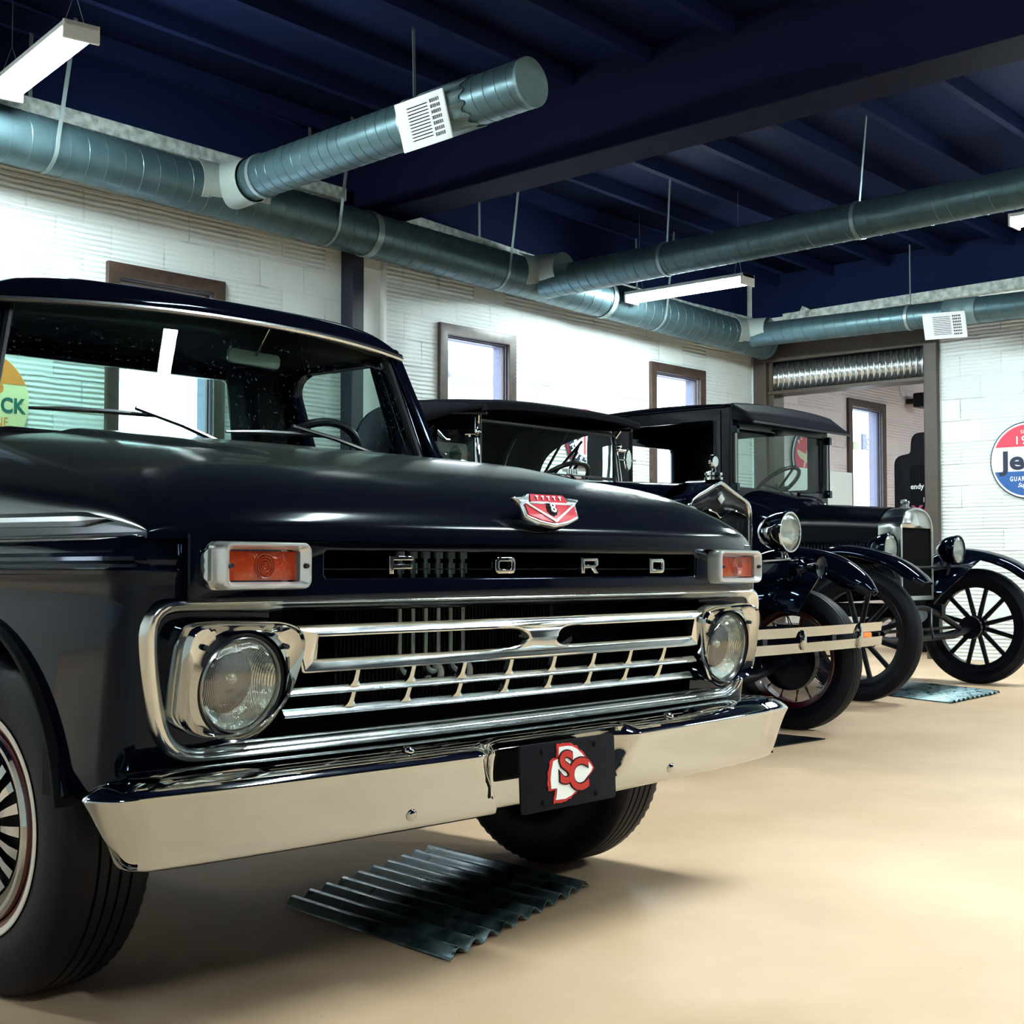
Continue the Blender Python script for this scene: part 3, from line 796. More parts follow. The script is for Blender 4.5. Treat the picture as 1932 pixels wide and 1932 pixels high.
# hood emblem
M = Matrix.Translation((-.0, -.052, .979)) @ Matrix.Rotation(PI / 2 - .42, 4, 'X')
M = M @ Matrix.Diagonal((1.07, 1.05, 1, 1))
M = M @ Matrix.Diagonal((1, .86, 1, 1))
em = obj('hood_emblem', shape([round_poly([(-.104, .034), (-.066, .038), (-.055, .046), (.055, .046), (.066, .038), (.104, .034), (.088, .020), (.084, -.018), (.045, -.034), (0, -.042), (-.045, -.034), (-.084, -.018), (-.088, .020)], .004, 3)], .016, .004, M), DULLCHROME, hood, label='chrome V8 crest')
MM = M @ Matrix.Translation((0, 0, .0095))
obj('enamel_panel', shape([round_poly([(-.058, .022), (.058, .022), (.052, .042), (-.052, .042)], .003, 3)], .003, .0005, MM), REDE, em)
obj('enamel_panel', shape([round_poly([(-.078, .016), (.078, .016), (.076, -.014), (.040, -.027), (0, -.034), (-.040, -.027), (-.076, -.014)], .003, 3)], .003, .0005, MM), REDE, em)
bm = NB()
M3 = MM @ Matrix.Translation((0, 0, .003))
for k in range(5):
    merge(bm, text('T', .014, .002, M3 @ Matrix.Translation((-.036 + k * .018, .031, 0)), offset=.0006))
merge(bm, shape([[(-.078, .016), (-.070, .016), (0, -.026), (.070, .016), (.078, .016), (0, -.033)]], .003, .0004, M3))
merge(bm, shape([[(-.060, .0195), (.060, .0195), (.060, .0175), (-.060, .0175)]], .003, 0, M3))
merge(bm, text('8', .034, .004, M3 @ Matrix.Translation((0, .003, .003)), offset=.0004))
obj('emblem_lettering', bm, SILVER, em)
obj('emblem_gear', shape([[(a * .019 * (1 if k % 2 else .86) * .9, b * .020 * (1 if k % 2 else .86) + .003) for k, (a, b) in enumerate([(math.cos(2 * PI * j / 20), math.sin(2 * PI * j / 20)) for j in range(20)])]], .0025, 0, M3 @ Matrix.Translation((0, 0, -.001))), DARK, em)

# ---- cowl
bm = NB()
grid(bm, 24, 4, lambda u, v: ((2 * u - 1) * (.95 - .20 * v), (.93 + .10 * (2 * u - 1) ** 2) + v * .075, 1.160 + .010 * v - (.085 - .062 * v) * abs(2 * u - 1) ** 3.5))
obj('cowl', bm, PAINT, truck)

# ---- front wings with wheel arches
AY, AZ = .615, .385
WY = .652           # axle
def wing(s):
    bm = NB(); rings = []
    prof = [(.44, -.030), (.455, -.012), (.50, 0), (.79, .004), (.826, .004), (.838, .008), (.846, .016), (.853, .017), (.858, .008), (.864, .008), (.870, .015), (.877, .014), (.885, .002), (.900, -.006), (.912, -.020), (.918, -.045)]
    for z, off in prof:
        W = 1.0 + off; r = .060 + off * .3
        fy = .018 + .14 * max(0, .80 - z)
        loop = [(.70, fy + .01)]
        loop += [(.84, fy - off * .2)]
        for k in range(11):
            a = -PI / 2 + PI / 2 * k / 10
            loop.append((W - r + r * math.cos(a), fy + .012 + r - off * .3 + r * math.sin(a)))
        loop += [(W, .30), (W, .60), (W, .90), (W, 1.08), (.70, 1.08)]
        rings.append([(s * x, y, z) for x, y in loop])
    loft(bm, rings, True, True, True)
    cut = NB(); lathe(cut, [(0, -.45), (.385, -.45), (.385, .45), (0, .45)], ax='X', seg=72)
    cut.transform(Matrix.Translation((s * 1.17, AY, AZ)))
    c2 = NB(); box(c2, s * 1.17 - .45, s * 1.17 + .45, AY - .392, AY + .392, .2, .40)
    bm = boolean(bm, cut)
    bm = boolean(bm, c2)
    w_ = obj('front_wing', bm, PAINT, truck, ang=28)
    bm = NB(); pts = [(s * 1.0, AY - .392, .45)] + [(s * 1.0, AY - .385 * math.cos(a), AZ + .385 * math.sin(a)) for a in [PI * k / 40 for k in range(6, 35)]] + [(s * 1.0, AY + .390, .45)]
    tube(bm, pts, .011, 8); obj('arch_lip', bm, PAINT, w_)
    bm = NB(); lathe(bm, [(.39, -.20), (.39, .20)], ax='X', seg=40, a0=.12, a1=PI - .12); bm.transform(Matrix.Translation((s * .82, AY, AZ)))
    obj('inner_wheel_arch', bm, DARK, w_, solid=.01)
for s in (-1, 1): wing(s)

# ---- front panel with the slot that carries the letters
bm = shape([rrect(1.80, .122, .004, 2, 0, .859), rrect(1.22, .052, .008, 3, 0, .864)], .03, .005, frontM(0, -.022, 0))
bmesh.ops.subdivide_edges(bm, edges=[e for e in bm.edges if e.calc_length() > .3], cuts=24, use_grid_fill=False)
fp = obj('front_panel', bow(bm), PAINT, truck)
bm = NB(); box(bm, -.89, .89, .0, .05, .425, .518); bow(bm); obj('front_valance', bm, PAINT, truck)
bm = NB(); box(bm, -.62, .62, -.008, -.006, .854, .856); obj('slot_rod', bow(bm), STEELD, fp)
w, h, t_ = .062, .036, .011
F = [(-w/2, -h/2), (-w/2 + t_, -h/2), (-w/2 + t_, -h/2 + .010), (w/2 - .004, -h/2 + .010), (w/2 - .004, -h/2 + .020), (-w/2 + t_, -h/2 + .020), (-w/2 + t_, h/2 - .009), (w/2, h/2 - .009), (w/2, h/2), (-w/2, h/2)]
O = [rrect(w, h, .011, 4), rrect(w - .024, h - .020, .003, 2)]
Rr = [round_poly([(-w/2, -h/2), (-w/2 + t_, -h/2), (-w/2 + t_, -.006), (.004, -.006), (w/2 - .016, -h/2), (w/2, -h/2), (w/2 - .014, -.005), (w/2 - .001, 0), (w/2 - .001, h/2), (-w/2, h/2)], [0, 0, 0, 0, 0, 0, .002, .003, .010, 0], 4), [(-w/2 + t_, .002), (w/2 - .013, .002), (w/2 - .013, .010), (-w/2 + t_, .010)]]
Dd = [round_poly([(-w/2, -h/2), (w/2, -h/2), (w/2, h/2), (-w/2, h/2)], [0, .013, .013, 0], 4), rrect(w - .026, h - .020, .002, 2)]
for x, L_ in ((-.425, [F]), (-.128, O), (.160, Rr), (.428, Dd)):
    obj('grille_letter', bow(shape(L_, .014, .002, frontM(x, -.036, .863))), CHROME, fp, label='chrome letter')

# ---- grille
OUT = round_poly([(.978, .802), (-.978, .802), (-.962, .66), (-.915, .512), (.915, .512), (.962, .66)], [.10, .10, .2, .10, .10, .2], 8)
INN = round_poly([(.915, .774), (-.915, .774), (-.902, .66), (-.86, .541), (.86, .541), (.902, .66)], [.075, .075, .2, .075, .075, .2], 8)
def dens(L, n=.05):
    out = []
    for i, p in enumerate(L):
        q = L[(i + 1) % len(L)]; d = math.dist(p, q); k = max(1, int(d / n))
        out += [(p[0] + (q[0] - p[0]) * j / k, p[1] + (q[1] - p[1]) * j / k) for j in range(k)]
    return out
def resample(L, n):
    tot = sum(math.dist(L[i], L[(i + 1) % len(L)]) for i in range(len(L))); out = []; i = 0; acc = 0
    for k in range(n):
        tgt = tot * k / n
        while True:
            d = math.dist(L[i], L[(i + 1) % len(L)])
            if acc + d >= tgt or i == len(L) - 1: break
            acc += d; i += 1
        f = (tgt - acc) / max(d, 1e-9); p, q = L[i], L[(i + 1) % len(L)]
        out.append((p[0] + (q[0] - p[0]) * f, p[1] + (q[1] - p[1]) * f))
    return out
def offset_loop(L, d):
    """move a counter-clockwise loop inwards by d"""
    n = len(L); out = []
    for i in range(n):
        a = V(L[i - 1]); b = V(L[(i + 1) % n]); t_ = (b - a).normalized()
        out.append((L[i][0] - t_.y * d, L[i][1] + t_.x * d))
    return out
OL = resample(OUT, 260)
rings = []
for d, y in ((0, .03), (0, -.026), (.003, -.031), (.008, -.033), (.012, -.030), (.0135, -.024), (.017, -.022), (.023, -.012), (.026, -.002), (.026, .03)):
    L = offset_loop(OL, d); rings.append([(x * (1 - .012 * d / .026), y, z) for x, z in L])
bm = NB(); loft(bm, rings)
sur = obj('grille_surround', bow(bm), GRILLEM, truck, ang=50)
# dark cavity behind the grille
bm = NB(); L = offset_loop(OL, .027); loft(bm, [[(x * .97, -.0, z) for x, z in L], [(x * .97, .16, z) for x, z in L]]); obj('grille_cavity', bow(bm), DARK, sur)
bm = NB(); box(bm, -.98, .98, .30, .34, .44, .90); box(bm, -.74, -.72, .22, .30, .52, .90); box(bm, .72, .74, .22, .30, .52, .90); obj('radiator_support', bm, DARK, truck)
bm = NB(); box(bm, -.36, .36, .24, .30, .50, .84)
for k in range(60): box(bm, -.35 + k * .0117, -.349 + k * .0117, .235, .24, .50, .84)
obj('radiator', bm, SATIN, truck)
# oil cooler with its row of tubes
bm = NB()
for k in range(6):
    x = -.275 + k * .0385
    tube(bm, [(x, .13, .905), (x, .13, .878)], .0105, 10); tube(bm, [(x, .13, .878), (x, .13, .655)], .0050, 10); tube(bm, [(x, .13, .868), (x, .13, .845)], .010, 10)
for k in (0, 2, 4):
    x = -.275 + k * .0385
    tube(bm, [(x + .019 - .019 * math.cos(a), .13 - .0, .655 - .022 * math.sin(a)) for a in [PI * j / 8 for j in range(9)]], .0075, 8)
cool = obj('tube_cooler', bm, mat('cooler_tubing', (.34, .42, .40), .4, .8), truck)
for x in (-.215, -.125):
    bm = NB(); pts = [(x + .020 * math.cos(a), .085, .632 + .020 * math.sin(a)) for a in [PI * .0 - 2.9 + 4.4 * j / 16 for j in range(17)]]
    tube(bm, pts, .007, 10); obj('hose_loop', bm, mat('white_hose', (.55, .58, .55), .5) if 'white_hose' not in bpy.data.materials else bpy.data.materials['white_hose'], cool)
bm = NB(); tube(bm, [(.17, .10, .655), (.21, .10, .672)], .002, 6); tube(bm, [(.21, .10, .672), (.255, .10, .69)], .009, 10); obj('dangling_connector', bm, SATIN, cool)

# central insert: two openings either side of the waist
def half_hole(s):
    P = [(s * .615, .7275), (s * .128, .7275)]
    for k in range(1, 12):
        a = PI / 2 - PI * k / 12
        P.append((s * (.128 - .080 * math.sin(PI * k / 12) ** .8), .7065 + .0210 * math.cos(PI * k / 12)))
    P += [(s * .128, .6855), (s * .615, .6855)]
    return P
gi = shape([round_poly([(-.672, .750), (.672, .750), (.645, .660), (-.645, .660)], .004, 2), half_hole(-1), half_hole(1)], .026, .0065, frontM(0, -.030, 0))
bmesh.ops.subdivide_edges(gi, edges=[e for e in gi.edges if e.calc_length() > .2], cuts=16)
for v in gi.verts:
    if abs(v.co.x) < .12 and v.co.y < -.03: v.co.y -= .022 * (1 - abs(v.co.x) / .12) * (1 - abs(v.co.z - .706) / .06)
for v in gi.verts:
    if v.co.y < -.0365:
        fr_ = (v.co.z - .7275) / .0225 if v.co.z > .706 else (v.co.z - .66) / .0255
        v.co.y += .013 * min(1, max(0, fr_)) * (1 if abs(v.co.x) > .15 else .4)
ins = obj('grille_insert', bow(gi), GRILLEM, truck, ang=25)
bm = NB()
def zbar(zc, h, y, w=.672, d=.018):
    pts = [(-w + 2 * w * k / 40, y + .0, zc) for k in range(41)]
    sweep(bm, pts, [(-d / 2, -h / 2), (d / 2 - .002, -h / 2), (d / 2, -h / 2 + .0025), (d / 2 - .001, -h / 2 + .005), (-d / 2 + .006, h / 2), (-d / 2, h / 2)])
zbar(.6245, .015, -.022, .662); obj('grille_bar', bow(bm), GRILLEM, ins)
bm = NB(); zbar(.5835, .016, -.014, .664); obj('grille_bar', bow(bm), GRILLEM, ins)
bm = NB(); zbar(.533, .014, -.006, .80); obj('grille_bar', bow(bm), GRILLEM, ins)
for k in range(-5, 5):
    x = (k + .5) * .1445
    if abs(x) > .64: continue
    bm = NB()
    for (za, ya, zb_, yb) in ((.664, -.028, .628, -.022), (.620, -.022, .588, -.014)):
        rr_ = []
        for q in (0, .15, .3, .7, .85, 1):
            wq = .0055 + .009 * (max(0, (q - .55) / .45) ** 2)
            z = za + (zb_ - za) * q; yy = ya + (yb - ya) * q
            rr_.append([(x - wq, yy + .010, z), (x - wq, yy - .003, z), (x, yy - .008, z), (x + wq, yy - .003, z), (x + wq, yy + .010, z)])
        loft(bm, rr_, True, True, True)
    obj('grille_rib', bow(bm), GRILLEM, ins)
# headlamps
BZ = [(_a + .015, _b) for _a, _b in [(-.922, .755), (-.898, .763), (-.865, .766), (-.714, .762), (-.677, .750), (-.664, .727), (-.668, .693), (-.682, .645), (-.694, .616), (-.724, .583), (-.772, .561), (-.812, .555), (-.863, .556), (-.905, .568), (-.926, .590), (-.932, .661), (-.932, .724)]]
HC = (-.783, .648)
LRING = mat('headlamp_ring', (.35, .37, .37), .18, 1.0)
def angular(L, c, n):
    L = dens(L, .004); out = []
    for k in range(n):
        a = 2 * PI * k / n; best = min(L, key=lambda p: abs((math.atan2(p[1] - c[1], p[0] - c[0]) - a + PI) % (2 * PI) - PI))
        out.append(best)
    return out
for s in (-1, 1):
    y0 = .004 + BOW * HC[0] ** 2 - .022 - .021 + .112
    A = angular(round_poly(BZ, .02, 4), HC, 96)
    def ring(f, y, r=None, q=0):
        out = []
        for k, p in enumerate(A):
            a = 2 * PI * k / 96
            if r is None: x, z = HC[0] + (p[0] - HC[0]) * f, HC[1] + (p[1] - HC[1]) * f
            else:
                cx, cz = HC[0] + r * math.cos(a), HC[1] + r * math.sin(a)
                x, z = cx + (p[0] - cx) * q, cz + (p[1] - cz) * q
            out.append((x * -s if False else (x if s < 0 else -x), y, z))
        return out
    bm = NB()
    loft(bm, [ring(1.0, .05), ring(1.0, -.006), ring(.985, -.016), ring(.955, -.020), ring(.93, -.014), ring(0, -.006, .104, .25), ring(0, -.010, .103, .02), ring(0, -.012, .0985, 0), ring(0, .02, .096, 0)])
    hl = obj('headlamp', bm, CHROME, truck, loc=(0, y0, .006), rot=(.1405, 0, 0), ang=40, label='chrome bezel with round sealed lamp')
    bm = NB(); lathe(bm, [(.0965, .010), (.0965, -.006), (.0925, -.010), (.0895, -.006), (.0895, .012)], c=(s * .783, 0, .648), ax='Y', seg=64); obj('gasket_ring', bm, SATIN, hl)
    bm = NB(); lathe(bm, [(.0895, .010), (.0895, -.006), (.086, -.009), (.0825, -.004), (.0825, .012)], c=(s * .783, 0, .648), ax='Y', seg=64); obj('retaining_ring', bm, LRING, hl)
    bm = NB(); lathe(bm, [(.0002, -.024), (.015, -.0236), (.03, -.022), (.045, -.0195), (.06, -.0155), (.072, -.010), (.080, -.004), (.083, .001)], c=(0, 0, 0), ax='Y', seg=64); obj('lens', bm, LENS, hl, loc=(s * .783, 0, .648))
    bm = NB(); lathe(bm, [(.083, .002), (.07, .022), (.05, .041), (.03, .051), (.018, .054), (.0001, .055)], ax='Y', seg=48); rf_ = obj('reflector', bm, REFL, hl, loc=(s * .783, 0, .648))
    bm = NB(); ball(bm, (0, .03, .006), (.012, .016, .012), 12); cyl(bm, (0, .03, .006), (0, .054, .006), .006); obj('bulb_shield', bm, REFL, rf_)
    for (dx, dz) in ((-.088, .072), (.088, .068)):
        bm = NB(); cyl(bm, (s * .783 + dx, -.010, .648 + dz), (s * .783 + dx, -.018, .648 + dz), .0055, .0045, 12); obj('bezel_screw', bm, STEELD, hl)
# indicators
for s in (-1, 1):
    cx = s * .768
    SY = .014
    bm = NB()
    FRL = rrect(.196, .084, .016, 6, cx, .861); n = len(FRL)
    def rg(L, y): return [(x, y, z) for x, z in L]
    INL = rrect(.158, .058, .006, 6, cx, .861); BKL = rrect(.200, .088, .018, 6, cx + s * .006, .861)
    MID = rrect(.182, .072, .012, 6, cx, .861)
    loft(bm, [rg(BKL, .03), rg(rrect(.198, .086, .018, 6, cx, .861), -.030), rg(FRL, -.066), rg(rrect(.190, .079, .014, 6, cx, .861), -.071), rg(MID, -.071), rg(INL, -.058), rg(INL, -.04)])
    sg = obj('turn_signal', bm, SILVER, truck, loc=(0, SY, 0), ang=30, label='amber indicator in a bright cast housing')
    # pod that streams back round the corner of the wing
    bm = NB(); rr_ = []
    for q in range(11):
        f = q / 10; k_ = max(.002, (1 - f) ** .62); fx = f * .028
        rr_.append([(cx + s * (.006 + fx) + (x_ - cx - s * .006) * k_ + s * (1 - k_) * .072, -.032 + .028 * f, .861 + (z_ - .861) * k_) for x_, z_ in BKL])
    loft(bm, rr_, True, True, True); obj('housing_pod', bm, CHROME, sg)
    bm = NB(); grid(bm, 16, 8, lambda u, v: (cx + (u - .5) * .150, -.052 - .004 * math.sin(PI * u) * math.sin(PI * v), .861 + (v - .5) * .052))
    ln = obj('amber_lens', bm, AMBER, sg, label='amber lens')
    bm = NB()
    for r_ in (.006, .011, .016, .021): lathe(bm, [(r_ - .0016, 0), (r_, -.002), (r_ + .0016, 0)], c=(cx, -.0565, .861), ax='Y', seg=28)
    obj('lens_rings', bm, AMBER, ln)
    for dx in (-.084, .084):
        bm = NB(); cyl(bm, (cx + dx, -.066, .861), (cx + dx, -.074, .861), .005, .004, 12); obj('lens_screw', bm, STEELD, sg)

# ---- bumper
BP = [(0, -.108)]
def bump_path(t):
    """t in -1..1 -> plan point (X, Y) and outward normal"""
    P = [(-1.060, .065), (-1.078, .040), (-1.078, .012), (-1.060, -.014), (-1.03, -.032), (-.98, -.046), (-.92, -.056), (-.85, -.066), (-.6, -.086), (-.3, -.102), (0, -.108)]
    P = P + [(-x, y) for x, y in P[-2::-1]]
    return P
def smooth01(x): x = min(1, max(0, x)); return x * x * (3 - 2 * x)
BPP = [tuple(p[:2]) for p in spline([(x, y, 0) for x, y in bump_path(0)], 10)]
pts = []
for p, q in zip(BPP, BPP[1:]):
    k = 1 if abs(p[0]) > .45 else 5
    for j in range(k): pts.append((p[0] + (q[0] - p[0]) * j / k, p[1] + (q[1] - p[1]) * j / k))
pts.append(BPP[-1])
PR = [(-.125, .508), (-.075, .509), (-.045, .505), (-.022, .496), (-.008, .486), (-.001, .480), (0, .476), (-.0025, .470), (-.007, .455), (-.012, .435), (-.018, .41), (-.025, .385), (-.033, .362), (-.040, .350), (-.050, .3445), (-.062, .3455)]
bm = NB(); rings = []
for i, p in enumerate(pts):
    a = V(pts[max(0, i - 1)]); b = V(pts[min(len(pts) - 1, i + 1)]); t_ = (b - a).normalized(); n = V((t_.y, -t_.x))
    ring_ = []
    tip = smooth01((abs(p[0]) - .98) / .1)
    for o_, z in PR:
        rec = 0
        if abs(p[0]) < .5:
            hi = .185 + .085 * smooth01((z - .345) / .13)
            rec = .046 * (1 - smooth01((abs(p[0]) - .172) / (hi - .172))) * smooth01((.500 - z) / .015)
        zz = z + (.0 if z > .47 else tip * (.47 - z) * .10) - tip * .004
        o2 = o_ - tip * (.476 - z if z < .476 else 0) * .22
        ring_.append((p[0] + n.x * (o2 - rec), p[1] + n.y * (o2 - rec), zz))
    rings.append(ring_)
loft(bm, rings, closed=False)
bump = obj('front_bumper', bm, CHROME, truck, ang=40)
def dome(name, x, y, z, r, par, mt, M=None, d=None):
    bm = NB(); lathe(bm, [(r, 0), (r, -.002), (r * .92, -r * .35), (r * .6, -r * .62), (r * .25, -r * .72), (.0001, -r * .74)], ax='Y', seg=24)
    if M is not None: bm.transform(M)
    return obj(name, bm, mt, par, loc=(x, y, z))
for s in (-1, 1):
    dome('bumper_bolt', s * .43, -.067, .379, .0125, bump, CHROME, Matrix.Rotation(.3, 4, 'X'))
    dome('bumper_bolt', s * .432, -.062, .502, .012, bump, CHROME, Matrix.Rotation(-1.2, 4, 'X'))
bm = NB(); box(bm, -.9, .9, .02, .10, .36, .42); obj('bumper_bracket', bm, DARK, bump)
# show plate: arrowhead with the letters SC
pm = frontM(-.004, -.112, .4185, -.04)
pl = obj('number_plate', shape([rrect(.318, .142, .010, 5)], .005, .001, pm), mat('plate_black', (.002, .0028, .007), .6, spec=.15), bump, label='black plate with a white and red arrowhead')
AR = [(-.036, .056), (-.012, .056), (.002, .054), (.016, .047), (.030, .036), (.042, .024), (.055, .010), (.062, .001), (.056, -.007), (.044, -.016), (.030, -.028), (.014, -.040), (-.004, -.050), (-.022, -.055), (-.050, -.054), (-.047, -.044), (-.045, -.030), (-.062, -.029), (-.063, -.010), (-.060, .010), (-.054, .028), (-.038, .031), (-.037, .044)]
def jag(L, amp):
    L2 = dens(L, .006); return [(x + amp * math.sin(k * 2.1), y + amp * math.cos(k * 2.7)) for k, (x, y) in enumerate(L2)]
PM = pm @ Matrix.Translation((.004, .002, .0035)) @ Matrix.Diagonal((1.26, 1.12, 1, 1))
obj('arrowhead_border', shape([jag(AR, .0012)], .002, 0, PM), mat('plate_red', (.50, .02, .02), .35), pl)
obj('arrowhead', shape([[(x * .90 + .0005, y * .89) for x, y in AR]], .002, 0, PM @ Matrix.Translation((0, 0, .0015))), mat('plate_white', (.85, .87, .85), .4), pl)
SC1 = text('S', .082, .002, PM @ Matrix.Translation((-.016, .007, .0030)), offset=.0046, sx=1.0); bm = SC1
merge(bm, text('C', .082, .002, PM @ Matrix.Translation((.016, -.010, .0030)), offset=.0046, sx=.95)); obj('plate_lettering_outline', bm, SATIN, pl)
bm = text('S', .082, .002, PM @ Matrix.Translation((-.016, .007, .0042)), offset=.0022, sx=1.0)
merge(bm, text('C', .082, .002, PM @ Matrix.Translation((.016, -.010, .0046)), offset=.0022, sx=.95)); obj('plate_lettering', bm, bpy.data.materials['plate_red'], pl)
for dx in (-.088, .088):
    for dz in (-.053, .053):
        bm = NB(); cyl(bm, (0, 0, 0), (0, 0, .004), .0055, .005, 12); bm.transform(pm @ Matrix.Translation((dx, dz, .002))); obj('plate_screw', bm, DARK, pl)

# ---- wheels
def tyre_bm(R, W, Rr_, tread=True, seg=144):
    """tyre around the X axis, outer side at +X"""
    bm = NB(); rings = []
    h = W / 2
    for k in range(seg):
        t_ = 2 * PI * k / seg; z = 1 if k % 2 else 0
        pr = [(Rr_, -h * .72), (Rr_ + .012, -h * .86), (Rr_ + .04, -h * .985), (R * .5 + Rr_ * .5 + .004, -h), (R - .030, -h * .94), (R - .012 - z * .003, -h * .84), (R - .003 - z * .004, -h * .74), (R - .001, -h * .62)]
        rib = []
        nr = 5
        for j in range(nr):
            a = -h * .60 + 1.2 * h * j / nr; b = -h * .60 + 1.2 * h * (j + 1) / nr
            rib += [(R, a + .002), (R, b - .004), (R - .006, b - .003), (R - .006, b + .001)] if j < nr - 1 else [(R, a + .002), (R, b)]
        pr = pr + (rib if tread else [(R + .001, 0)]) + [(r_, -x_) for r_, x_ in pr[::-1]]
        rings.append([(x_, r_ * math.cos(t_), r_ * math.sin(t_)) for r_, x_ in pr])
    loft(bm, rings, closed=False, loop=True)
    return bm
wproto = None
def truck_wheel(x, y, s):
    global wproto
    rot = (0, 0, 0) if s > 0 else (0, 0, PI)
    if wproto is None:
        ty = obj('wheel', tyre_bm(.345, .205, .195), RUBBER, truck, ang=30)
        bm = NB(); lathe(bm, [(.212, .0975), (.2135, .1005), (.2265, .1035), (.228, .1013)], ax='X', seg=96); obj('whitewall', bm, WHITEW, ty, label='thin white stripe')
        bm = NB(); lathe(bm, [(.213, .096), (.211, .0985), (.206, .098), (.200, .094), (.195, .080), (.19, .06), (.10, .05), (.0001, .05)], ax='X', seg=72); obj('rim', bm, REDP, ty, label='red painted rim')
        bm = NB()
        lathe(bm, [(.214, .092), (.213, .104), (.206, .109), (.196, .108), (.186, .100), (.176, .092), (.170, .090), (.167, .094), (.165, .090), (.165, .075), (.06, .070), (.058, .088), (.054, .104), (.046, .112), (.03, .116), (.0001, .118)], ax='X', seg=96)
        for v in bm.verts: v.co.y *= .925; v.co.z *= .925
        hc = obj('hub_cap', bm, CHROME, ty, ang=30)
        bm = NB(); lathe(bm, [(.152, .077), (.056, .073)], ax='X', seg=60); obj('hub_cap_recess', bm, DARK, hc)
        bm = NB()
        for k in range(20):
            a = 2 * PI * k / 20; c_, s_ = math.cos(a), math.sin(a)
            rr_ = []
            for r_, hw, xx in ((.060, .0046, .094), (.092, .0078, .098), (.12, .0106, .098), (.147, .0134, .093)):
                rr_.append([(.074, r_ * c_ - q * s_, r_ * s_ + q * c_) if e_ else (xx, r_ * c_ - q * s_, r_ * s_ + q * c_) for q, e_ in ((-hw, 1), (-hw * .8, 0), (hw * .8, 0), (hw, 1))])
            loft(bm, rr_, True, True, True)
        obj('hub_cap_vanes', bm, CHROME, hc)
        wproto = ty; o = ty
    else:
        o = copy_tree(wproto)
    o.location = (x, y, .343); o.rotation_euler = rot
truck_wheel(-.842, WY, -1); truck_wheel(.842, WY, 1); truck_wheel(-.842, 3.42, -1); truck_wheel(.842, 3.42, 1)
bm = NB(); cyl(bm, (-.76, AY, .33), (.76, AY, .33), .04); cyl(bm, (-.76, 3.42, .33), (.76, 3.42, .33), .045); box(bm, -.42, -.34, .1, 4.2, .40, .52); box(bm, .34, .42, .1, 4.2, .40, .52); box(bm, -.25, .25, .45, 1.1, .32, .62)
obj('chassis', bm, DARK, truck)

# ---- cab
def wb(u): return V((.715 * u, .985 + .10 * u * u, 1.170 + .016 * u * u))       # bottom edge of the windscreen
def wt(u): return V((.622 * u, 1.088 + .066 * u * u, 1.550 - .030 * u * u))      # top edge
def ws(u, v):
    p = wb(u).lerp(wt(u), v); return p
bm = NB(); grid(bm, 30, 6, lambda u, v: ws(2 * u - 1, v)); obj('windshield', bm, CARGLASS, truck, ang=80)
loopw = [wb(k / 14 - 1) for k in range(29)] + [wt(1 - k / 14) for k in range(29)]
bm = NB(); tube(bm, loopw, .013, 8, True); wf = obj('windshield_seal', bm, SATIN, truck)
bm = NB(); tube(bm, [wt(k / 14 - 1) + V((0, -.016, .000)) for k in range(29)], .008, 8); obj('header_moulding', bm, CHROME, wf)
for s in (-1, 1):
    bm = NB(); rr_ = []
    for q in range(9):
        f = q / 8; p = wb(s).lerp(wt(s), f) + V((s * .018, .012, 0))
        d = V((s * (.052 - .012 * f), .036, 0)); n_ = V((0, .060, 0))
        rr_.append([p + V((-s * .016, -.012, 0)), p + V((s * .006, -.020, 0)), p + V((s * .024, .000, 0)), p + V((s * .026, .055, 0)), p + V((s * .0, .06, 0)), p + V((-s * .016, .02, 0))])
    rr_.insert(0, [p + V((s * .005, 0, -.14)) for p in rr_[0]])
    loft(bm, rr_, True, True, True); obj('windshield_pillar', bm, PAINT, truck, sub=1)
# roof
def roof(u, v):
    x = 2 * u - 1; X = .668 * x
    Yf = 1.042 + .085 * abs(x) ** 2.4; Yr = 1.90
    Y = Yf + (Yr - Yf) * v
    e = max(0, 1 - abs(x) ** 7) ** .6; f = min(1, (Y - Yf) / .10); f = (1 - (1 - f) ** 2) ** .5
    r_ = min(1, (Yr - Y) / .16); r_ = (1 - (1 - r_) ** 2.2)
    top = 1.590 + .030 * math.sin(min(1, max(0, (Y - 1.04) / .9)) * PI) - .004 * x * x
    base = 1.545 - .022 * x * x
    return (X, Y, base + (top - base) * (f * e * r_))
bm = NB(); grid(bm, 60, 40, lambda u, v: roof(.5 - .5 * math.cos(PI * u), 1 - math.cos(PI / 2 * v)))
rf = obj('roof', bm, PAINT, truck, ang=60)
bm = NB(); pts = [V(roof(k / 40, 0)) + V((0, .004, -.004)) for k in range(41)]
bm2_ = NB(); tube(bm2_, [p + V((0, -.008, -.010)) for p in pts], .0085, 8); obj('windshield_moulding', bm2_, DULLCHROME, rf)
sweep(bm, pts, [(-.012, -.008), (.008, -.008), (.012, .0), (.008, .006), (-.012, .006)]); obj('drip_rail', bm, PAINT, rf)
bm = NB(); grid(bm, 20, 20, lambda u, v: (.64 * (2 * u - 1), 1.12 + v * .72, 1.540 - .02 * (2 * u - 1) ** 2)); obj('headliner', bm, DARK, rf)
# header strip between windscreen and roof
bm = NB(); loft(bm, [[wt(k / 20 - 1) for k in range(41)], [V(roof(k / 40, 0)) + V((0, .012, -.002)) for k in range(41)]], closed=False); obj('roof_header', bm, PAINT, rf, solid=.006)
